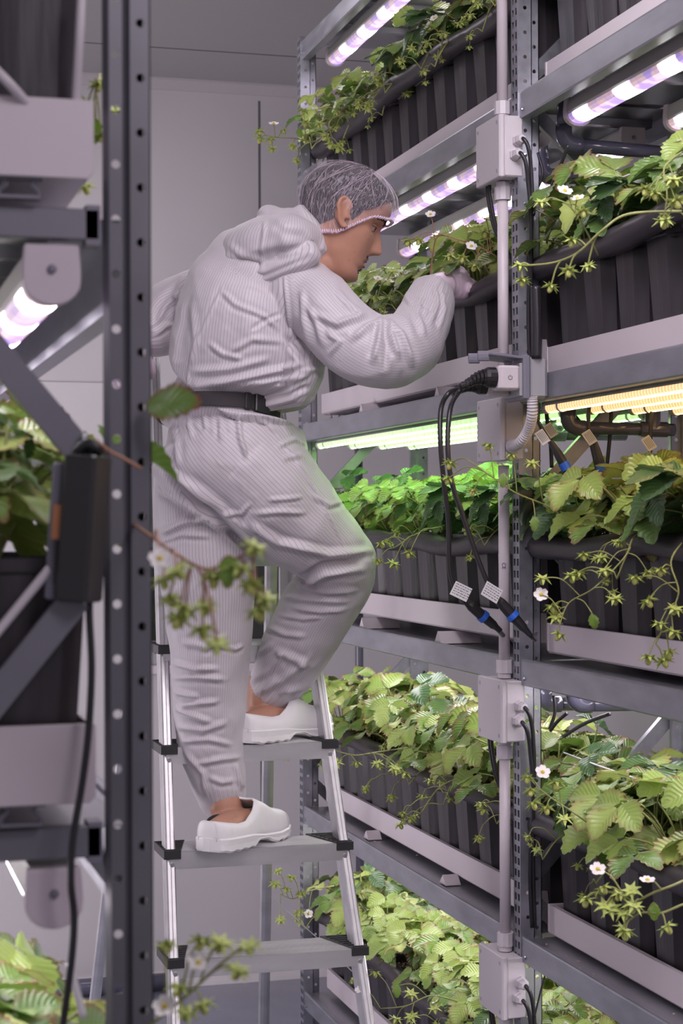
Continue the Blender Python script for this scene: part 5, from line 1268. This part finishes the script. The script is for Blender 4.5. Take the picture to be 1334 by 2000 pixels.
def skull(th, z, off=0.0, feat=True):
    """point of the head surface at azimuth th (0 = front) and height z"""
    xf, xb, w = itp(z, XFr)+off, itp(z, XBk)-off, itp(z, WW)+off
    c, s_ = cos(th), sin(th); cx = (xf+xb)/2 + (.012 if z < .02 else .006); rx = (xf-cx) if c > 0 else (cx-xb)
    e = 2.35 if c > 0 else 2.1
    k = (abs(c)**e + abs(s_)**e)**(-1/e); x = cx + rx*c*k; y = w*s_*k
    if feat and c > 0:
        ay = abs(y)
        x += .0205*G(z+.025,.0105)*G(y,.0105) + .0165*G(z+.010,.014)*G(y,.009) + .010*G(z-.006,.014)*G(y,.0085) + .003*G(z-.020,.01)*G(y,.009)
        x += .010*G(z+.027,.008)*G(ay-.013,.0065)
        x -= .0125*G(z-.012,.0115)*G(ay-.031,.015); x += .0045*G(z-.030,.007)*G(ay-.028,.020)
        x += .005*G(z+.050,.0055)*G(y,.018); x -= .0050*G(z+.0575,.0028)*G(y,.022); x += .0055*G(z+.0650,.0055)*G(y,.015); x -= .003*G(z+.077,.006)*G(y,.02)
        x += .004*G(z+.096,.010)*G(y,.018); y += .004*G(z+.012,.016)*G(ay-.055,.02)*(1 if y > 0 else -1)
        x -= .003*G(z+.040,.006)*G(y,.005); x -= .004*G(ay-.040,.016)*G(z+.052,.016)
    return x, y, z
a = MB(); n = 120; V = []; ZZ = [zs[0] + (zs[-1]-zs[0])*k/90 for k in range(91)]
for z in ZZ:
    for k in range(n): V.append(Hd(*skull(2*pi*k/n, z)))
a.add(V, [(i*n+k, i*n+(k+1)%n, (i+1)*n+(k+1)%n, (i+1)*n+k) for i in range(len(ZZ)-1) for k in range(n)] + [tuple(range(n-1,-1,-1)), tuple(range((len(ZZ)-1)*n, len(ZZ)*n))])
# ears
for s_ in (-1,1):
    def Ep(u, v, o): return Hd(-.004 - v*.30*0 + u*.96 - v*.18, s_*(.0745+o+max(0,-u)*.45), v+.002)
    rim_ = []
    for k in range(19):
        t = -2.3 + 4.9*k/18
        rim_.append(Ep(-.0205*cos(t-.3)*(.95 if sin(t) > 0 else .74)+.002, .0275*sin(t), .009))
    a.tube(rim_, [.0032+.0012*sin(pi*i/18) for i in range(19)], 8)
    a.tube([Ep(-.008*cos(t), .017*sin(t)+.004, .008) for t in [-1.6+3.4*k/9 for k in range(10)]], .0028, 7)
    a.sphere(Ep(.006,-.024,.006), (.007,.005,.009), 10, 7); a.sphere(Ep(-.003,.0,.004), (.0165,.0045,.0245), 14, 9, Matrix((HX,HY,HZ)).transposed())
    a.sphere(Ep(.013,-.004,.005), (.0045,.004,.007), 8, 6)
# neck, shoulders, arms, hands, trunk and legs under the clothes
nk = dens([(Hd(-.018,0,-.03), .056, .058), (Hd(-.030,0,-.07), .056, .058), (Hd(-.055,0,-.12), .058, .060), (P(575,520,3.80), .07, .075)])
limb_rings(a, nk, 28)
limb_rings(a, dens([(Hd(.035,0,-.085), .030, .040), (Hd(.0,0,-.10), .040, .046), (Hd(-.03,0,-.12), .045, .05)]), 20)
def thin(st, k): return [(s[0], s[1]*k, s[2]*k) for s in st]
limb_rings(a, thin(torso,.70)); limb_rings(a, thin(rarm[:-3],.62)); limb_rings(a, thin(larm,.6)); limb_rings(a, thin(pelv,.70)); limb_rings(a, thin(rleg,.70)); limb_rings(a, thin(lleg,.68))
limb_rings(a, [(P(612,580,3.74), .045, .05), (P(560,560,3.78), .05, .05)])
limb_rings(a, dens([S(835,605,3.84,26,.028), S(858,567,3.89,23,.024), S(868,558,3.90,22,.022)]))
# feet and ankles
def foot(heel, toe, ankle, calf):
    heel, toe, ankle, calf = Vector(heel), Vector(toe), Vector(ankle), Vector(calf); d = (toe-heel)
    limb_rings(a, dens([(calf, .042, .045), (calf.lerp(ankle,.6), .036, .038), (ankle, .030, .033), (ankle.lerp(heel+d*.2,.6), .029, .031)]), 20)
    limb_rings(a, dens([(heel+d*.08+UP*.026, .022, .025), (heel+d*.3+UP*.030, .028, .030), (heel+d*.62+UP*.026, .026, .032), (heel+d*.88+UP*.020, .018, .034)]), 18)
    a.sphere(ankle+RIGHT*.004-AWAY*.028, .010, 10, 7)
FA = math.radians(50); FD = (RIGHT*cos(FA)+AWAY*sin(FA)).normalized(); FL = .275
ZL, ZR = -.705+.0135, -.495+.0135
def on_floor(px, py, z): return P(px, py, z/((HOR-py)/F))
def bottom(px, z, t): q = P(px, HOR, t); return Vector((q.x, q.y, z))
FDL = (RIGHT*cos(math.radians(60))+AWAY*sin(math.radians(60))).normalized()
hl = bottom(406, ZL, 3.80); hr = bottom(470, ZR, 3.95)
foot(hl+UP*.02, hl+FDL*FL+UP*.02, P(440,1598,3.92), P(435,1530,3.95)); foot(hr+UP*.02, hr+FD*FL+UP*.02, P(507,1392,4.04), P(519,1330,4.06))
# hands: one palm and five bent fingers each
def hand(wrist, dirv, up, side, s=1.0, curl=.7, rk=1.0):
    """side: +1 puts the thumb on +side axis"""
    D = Vector(dirv).normalized(); U = Vector(up); U = (U-D*U.dot(D)).normalized(); S_ = D.cross(U)*side
    w = Vector(wrist)
    limb_rings(a, [(w, .024*s*rk, .020*s*rk), (w+D*.03*s, .030*s*rk, .019*s*rk), (w+D*.06*s, .036*s*rk, .018*s*rk), (w+D*.085*s, .036*s*rk, .015*s*rk)], 16)
    for i, (o_, L) in enumerate(((.027,.070),(.009,.078),(-.009,.073),(-.026,.058))):
        p = w+D*.080*s+S_*o_*s; d = D.copy(); pts = [p-D*.012]; ang = 0
        for j, f in enumerate((.45,.32,.23)):
            ang += curl*(.55,.8,.6)[j]; dd = (D*cos(ang)-U*sin(ang)).normalized(); p = p+dd*L*f*s; pts.append(p)
        a.tube(smooth_path(pts,3), [(.0098*s-.0030*s*q/9)*rk for q in range(10)], 10); a.sphere(pts[-1], .0068*s*rk, 8, 6)
    p = w+D*.025*s+S_*.022*s; pts = [p, p+(S_*.8+D*.7-U*.3).normalized()*.035*s, p+(S_*.6+D*.9-U*.6).normalized()*.062*s, p+(S_*.3+D*.95-U*.8).normalized()*.082*s]
    a.tube(smooth_path(pts,3), [q*s*rk for q in (.012,.012,.0115,.011,.0105,.010,.0095,.009,.008,.007)], 10)
RHW = P(862,560,3.89); RHD = (P(922,549,3.97)-RHW); RHU = (UP*.62-AWAY*.72-RIGHT*.1)
body_only = len(a.v)
hand(RHW, RHD, RHU, -1, .96, .30, .80)
hand(P(252,655,3.90), RIGHT*-.12+UP*-.95+AWAY*.1, AWAY*-.8-RIGHT*.3, -1, .95, .8, .80)
me = remeshed(a, .0034, 3)
finish(me, [M['skin']], 'body', wk)
bpy.data.objects['body'].name = 'body'
# gloves
a = MB(); hand(RHW, RHD, RHU, -1, .96, .30, 1.08); limb_rings(a, [(RHW-RHD.normalized()*.03,.027,.026),(RHW+RHD.normalized()*.02,.029,.024)], 16)
me = remeshed(a, .0030, 3); co, no = arrs(me); co = noise_disp(co, no, 60, .0007, 8, True); setco(me, co+no*.0012); gl = finish(me, [M['glove']], 'glove', wk); gl['label'] = 'pale pink glove on the hand resting on the film roll'
a = MB(); hand(P(252,655,3.90), RIGHT*-.12+UP*-.95+AWAY*.1, AWAY*-.8-RIGHT*.3, -1, .95, .8, 1.08); me = remeshed(a, .0034, 2); co, no = arrs(me); setco(me, co+no*.0012); finish(me, [M['glove']], 'glove', wk)
# face details
for s_ in (-1,1):
    e = Hd(.0605, s_*.031, .011); ey = MB().sphere(e, .0112, 16, 12).build('eye', M['eye'], wk, smooth=True)
    MB().sphere(e+(HX*.90-HZ*.30+HY*s_*.05).normalized()*.0066, .0062, 12, 8).build('iris', M['iris'], ey, smooth=True)
    for nm, e0, e1, rr2 in (('upper_eyelid', .20, 1.57, .0121), ('lower_eyelid', -.30, -1.57, .0119)):
        V = []; a = MB()
        for j in range(9):
            el = e0+(e1-e0)*j/8
            for k in range(25):
                az = -1.75+3.5*k/24; ee = el*(1 if j else 1) ; sh = 1-abs(az/1.9)**2.2; ee = e0*sh*(1-j/8)+ (e1)*(j/8)
                V.append(e + (HX*cos(ee)*cos(az) + HY*cos(ee)*sin(az) + HZ*sin(ee))*(rr2+(.0006 if j == 0 else 0)))
        a.add(V, [(j*25+k, j*25+k+1, (j+1)*25+k+1, (j+1)*25+k) for j in range(8) for k in range(24)]); a.build(nm, M['skin'], wk, smooth=True)
    pts = [e + (HX*cos(.20*(1-abs(az/1.9)**2.2))*cos(az) + HY*cos(.2)*sin(az) + HZ*sin(.20*(1-abs(az/1.9)**2.2)))*.0128 for az in [-1.5+3.0*k/16 for k in range(17)]]
    MB().tube(pts, .0006, 5).build('eyelashes', M['brow'], wk)
    a = MB(); rb_ = random.Random(2)
    for k in range(90):
        f = k/89; th = s_*(.20+.52*f); z = .0285+.006*sin(pi*f*.8)-.004*f+rb_.uniform(-.0028,.0028)
        p0 = Hd(*skull(th, z, -.0006)); p1 = Hd(*skull(th+s_*.05, z+.0015, .0018)); a.tube([p0,(p0+p1)/2+HX*.0006,p1], [.0006,.0005,.0002], 4)
    a.build('eyebrow', M['brow'], wk)
a = MB(); rb_ = random.Random(6)
for k in range(150):
    th = rb_.uniform(-.36,.36); z = rb_.uniform(-.0455,-.0375)-abs(th)*.012; p0 = Hd(*skull(th, z, -.0004)); p1 = Hd(*skull(th, z-.002, .0010)); a.tube([p0,p1], [.0004,.0002], 3)
a.build('moustache_stubble', M['brow'], wk)
for z0_, z1_, w_ in ((-.0545,.0024,.40),(-.0625,.0030,.34)):
    a = MB(); V = []; m_ = 18
    for k in range(m_+1):
        th = -w_+2*w_*k/m_; sh = sqrt(max(0.03,1-(th/w_)**2))
        for j in range(6): 
            z = z0_ + z1_*sh*cos(pi*j/5)-.003*abs(th/w_)**2; V.append(Hd(*skull(th, z, .0005+.0009*sin(pi*j/5)*sh)))
    a.add(V, [(k*6+j, k*6+j+1, (k+1)*6+j+1, (k+1)*6+j) for k in range(m_) for j in range(5)]); a.build('lip', M['lip'], wk, smooth=True, solid=.0006)
a = MB()
for (th, z) in ((-1.05,-.055),(-.75,-.018),(-1.2,-.075)): a.sphere(Hd(*skull(th, z, .0)), .0011, 6, 4)
a.build('mole', M['lip'], wk)
# hair: short, clipped to the hairline
def hairline(th):
    t = abs((th+pi) % (2*pi) - pi)
    return float(np.interp(t, [0,.5,.85,1.15,1.42,1.60,1.9,2.3,pi], [.082,.080,.062,.030,-.005,.012,-.020,-.045,-.055]))
def hnet(th):
    t = abs((th+pi) % (2*pi) - pi)
    return float(np.interp(t, [0,.5,.9,1.3,1.75,2.2,2.7,pi], [.043,.040,.026,-.006,-.040,-.055,-.058,-.052]))
def shell(name, mat, low, off, n, m, puff=0.0, rough_amp=0.0, parent=wk, uv=False, solid=0.0):
    a = MB(); V = []; UVs = []; rn = random.Random(12)
    for j in range(m+1):
        for k in range(n):
            th = 2*pi*k/n; lo = low(th); f = j/m; z = lo + (.1138-lo)*sin(f*pi/2)
            pf = puff*sin(pi*min(1,f*1.2)) * (1.0 + .9*max(0,-cos(th)))
            x, y, zz = skull(th, z, off+pf, feat=False)
            if rough_amp: x += rn.uniform(-1,1)*rough_amp; y += rn.uniform(-1,1)*rough_amp
            top = (off+pf)*max(0, (z-.06)/.054)
            V.append(Hd(x, y, zz+top)); UVs.append((k/n, f))
    a.add(V, [(j*n+k, j*n+(k+1)%n, (j+1)*n+(k+1)%n, (j+1)*n+k) for j in range(m) for k in range(n)] + [tuple(range(m*n, (m+1)*n))])
    me = a.mesh(name, mat, smooth=True)
    if uv:
        ul = me.uv_layers.new(name='UVMap'); i = 0
        for p in me.polygons:
            us = [UVs[v][0] for v in p.vertices]; wrap = max(us)-min(us) > .5
            for li_, v in zip(p.loop_indices, p.vertices):
                u_, v_ = UVs[v]; ul.data[li_].uv = (u_+1 if wrap and u_ < .5 else u_, v_)
    return link(name, me, parent, solid)
shell('hair', M['hair'], hairline, .0035, 140, 40, rough_amp=.0006)
nt_ = shell('hairnet', M['net'], hnet, .0085, 160, 44, puff=.0045, uv=True); nt_['label'] = 'thin white mesh hairnet with a gathered elastic edge'
a = MB(); pts = []
for k in range(361):
    th = 2*pi*k/360; w_ = .0012*sin(k*1.35); x, y, z = skull(th, hnet(th), .0088+w_, feat=False); pts.append(Hd(x, y, z+.0010*cos(k*1.35)))
a.tube(pts, [.0020+.0007*sin(k*.9) for k in range(361)], 6)
nb_ = 120
for k in range(nb_):
    th = 2*pi*k/nb_; x, y, z = skull(th, hnet(th)-.0020, .0098, feat=False); x2, y2, z2 = skull(th, hnet(th)+.0050, .0108, feat=False)
    a.tube([Hd(x,y,z), Hd((x+x2)/2,(y+y2)/2,(z+z2)/2)+ (Hd(x,y,z)-HO).normalized()*.0018, Hd(x2,y2,z2)], [.0013,.0019,.0010], 6)
a.build('elastic_band', M['glove'], nt_, smooth=True)
# a few gathered fibre folds over the net
a = MB(); rn = random.Random(31)
for k in range(24):
    th0 = rn.uniform(-2.9, -.1); f0 = rn.uniform(.0,.25); pts = []
    for j in range(9):
        f = f0 + (.85-f0)*j/8*rn.uniform(.95,1.0); th = th0 + .22*sin(j*.6+k)*.5 + .05*j*(1 if th0 < -1.5 else -.6)
        lo = hnet(th); z = lo+(.1138-lo)*sin(f*pi/2); pf = .0045*sin(pi*min(1,f*1.2))*(1+.9*max(0,-cos(th))); x,y,zz = skull(th, z, .0090+pf, feat=False)
        pts.append(Hd(x, y, zz+(.0090+pf)*max(0,(z-.06)/.054)))
    a.tube(smooth_path(pts,3), .00024, 4)
a.build('net_folds', M['glove'], nt_)

# belt
WC = P(428,808,3.85)
TX = (RIGHT*1.0 - UP*.02).normalized(); TY = (AWAY*1.0 - UP*.16).normalized(); TN = TX.cross(TY).normalized()
wa, wb_ = .127, .150
def belt_at(t):
    o_ = (TX*cos(t)*wb_+TY*sin(t)*wa).normalized(); return WC+TX*wa*cos(t)+TY*wb_*sin(t), o_
# the coverall is drawn in under the belt
co, no = arrs(suit.data); q = co-np.array(WC); u = q@np.array(TX); v = q@np.array(TY); w = q@np.array(TN)
rn_ = np.hypot(u/wa, v/wb_)+1e-9; wgt = np.clip(1-(np.abs(w)-.0165)/.016, 0, 1); wgt = wgt*wgt*(3-2*wgt); wgt[(w > 0)] = (np.clip(1-(np.abs(w)-.0160)/.008, 0, 1))[w > 0]
wgt[rn_ > 1.6] = 0
f_ = (1+wgt*((.965/rn_)-1)); co = co + (f_-1)[:,None]*(np.outer(u, np.array(TX))+np.outer(v, np.array(TY))); setco(suit.data, co)
a = MB(); n = 90
V = []
for k in range(n):
    t = 2*pi*k/n; c, o_ = belt_at(t)
    for (r_, h_) in ((0,-.0150),(.0035,-.0150),(.0035,.0150),(0,.0150)): V.append(c+o_*r_+TN*(h_+.0008*sin(t*5)))
a.add(V, [(k*4+j, k*4+(j+1)%4, ((k+1)%n)*4+(j+1)%4, ((k+1)%n)*4+j) for k in range(n) for j in range(4)])
bl = a.build('belt', M['belt'], wk)
for t, sz, nm in ((-1.02,(.014,.009,.034),'belt_keeper'), (-.74,(.045,.009,.036),'belt_buckle')):
    c, o_ = belt_at(t); s_ = o_.cross(TN).normalized(); Mx = Matrix((s_, o_, TN)).transposed()
    MB().cbox(c+o_*.003, sz, Mx, bev=.002).build(nm, M['blackcap'], bl)

# clogs
def clog(heel, d, side, label):
    d = Vector(d).normalized(); S_ = Vector((d.y,-d.x,0))*side; o0 = Vector(heel)
    def W(x, y, z): return o0 + d*x + S_*y + UP*z
    Lc = .285; N_ = 56; m_ = 24
    xs = [Lc*(k/N_)**1.0 for k in range(N_+1)]
    def half(x):
        f = x/Lc; return float(np.interp(f, [0,.015,.05,.12,.3,.5,.68,.82,.93,.98,1], [.023,.030,.037,.041,.041,.043,.050,.049,.037,.024,.008]))
    def hgt(x):
        f = x/Lc; return float(np.interp(f, [0,.1,.22,.30,.38,.46,.56,.66,.82,.92,.98,1], [.068,.066,.060,.062,.078,.101,.090,.074,.064,.055,.042,.030]))
    def cyo(x): f = x/Lc; return .010*sin(pi*f)*1.0 - .004
    def zs0(x): f = x/Lc; return float(np.interp(f, [0,.35,.5,.7,1], [.026,.024,.018,.016,.022]))
    def lim(f): return float(np.interp(f, [0,.02,.05,.10,.30,.40,.455,.475,1], [.5,.47,.40,.345,.33,.36,.43,.5,.5]))*pi
    a = MB(); V = []; hm = m_//2
    for x in xs:
        w, h, z0 = half(x), hgt(x), zs0(x); lm = lim(x/Lc)
        for s2 in (0,1):
            for j in range(hm+1):
                t = lm*j/hm; t = t if s2 == 0 else pi-t; cx_, sx_ = cos(t), sin(t)
                y = (abs(cx_)**.45)*(1 if cx_ > 0 else -1)*w if abs(cx_) > 1e-6 else 0; V.append(W(x, y+cyo(x), z0+(sx_**.72)*(h-z0)))
    st_ = 2*(hm+1); fs = []
    for i in range(N_):
        for s2 in (0,1):
            for j in range(hm):
                b0 = i*st_+s2*(hm+1)+j; q = (b0, b0+1, b0+1+st_, b0+st_); fs.append(q if s2 == 0 else q[::-1])
    fs.append(tuple(range(hm+1)) + tuple(hm+1+j for j in range(hm,-1,-1)))
    a.add(V, fs)
    me_ = a.mesh('clog', M['clog'], smooth=True); bm = bmesh.new(); bm.from_mesh(me_); bmesh.ops.remove_doubles(bm, verts=bm.verts, dist=.0003); bmesh.ops.recalc_face_normals(bm, faces=bm.faces); bm.to_mesh(me_); bm.free()
    up = link('clog', me_, cl_parent, .0045); up['label'] = label
    # sole with arched shank and lugs
    a = MB(); V = []; K = 44
    for k in range(K+1):
        x = -.004 + (Lc+.008)*k/K; f = min(1,max(0,x/Lc)); w = max(.010, half(min(Lc,max(0,x)))+.0035) if 0 < k < K else .008
        zb = float(np.interp(f, [0,.04,.36,.42,.54,.6,.85,.95,1], [.004,0,0,.013,.012,0,.001,.008,.018])) + (.0022 if (k//2) % 2 else 0)*(1 if f < .38 or f > .58 else 0); zt = zs0(x)+.006
        for (yy, zz) in ((-w*.92,zb),(-w,zb+.004),(-w*.985,(zb+zt)/2),(-w*1.01,zt-.003),(-w*.93,zt),(w*.93,zt),(w*1.01,zt-.003),(w*.985,(zb+zt)/2),(w,zb+.004),(w*.92,zb)): V.append(W(x, yy+cyo(max(0,min(Lc,x))), zz))
    n8 = 10
    a.add(V, [(k*n8+j, k*n8+(j+1)%n8, (k+1)*n8+(j+1)%n8, (k+1)*n8+j) for k in range(K) for j in range(n8)] + [tuple(range(n8-1,-1,-1)), tuple(range(K*n8,(K+1)*n8))])
    a.build('clog_sole', M['clog'], up, smooth=False)
    a = MB().tube([W(.010+.10*k/10, -.036*1.0*sin(min(1,.4+k*.2)*pi/2)*1 + cyo(.05), .034+.001*sin(k)) for k in range(11)], .0011, 5); a.build('clog_ridge', M['clog'], up)
    return up
cl_parent = wk
clog(hl, FDL, 1, 'white clog standing on the lower step'); clog(hr, FD, 1, 'white clog raised on the upper step')
a = MB().sphere(P(424,1609,3.86), (.027,.027,.021), 18, 12).sphere(P(440,1618,3.90), (.030,.030,.014), 18, 12)
a.build('sock', M['sock'], wk, smooth=True)
# ------------------------------------------------------------------ lift everything so that the floor is at z = 0
for o in sc.objects:
    if o.parent is None: o.location.z += H
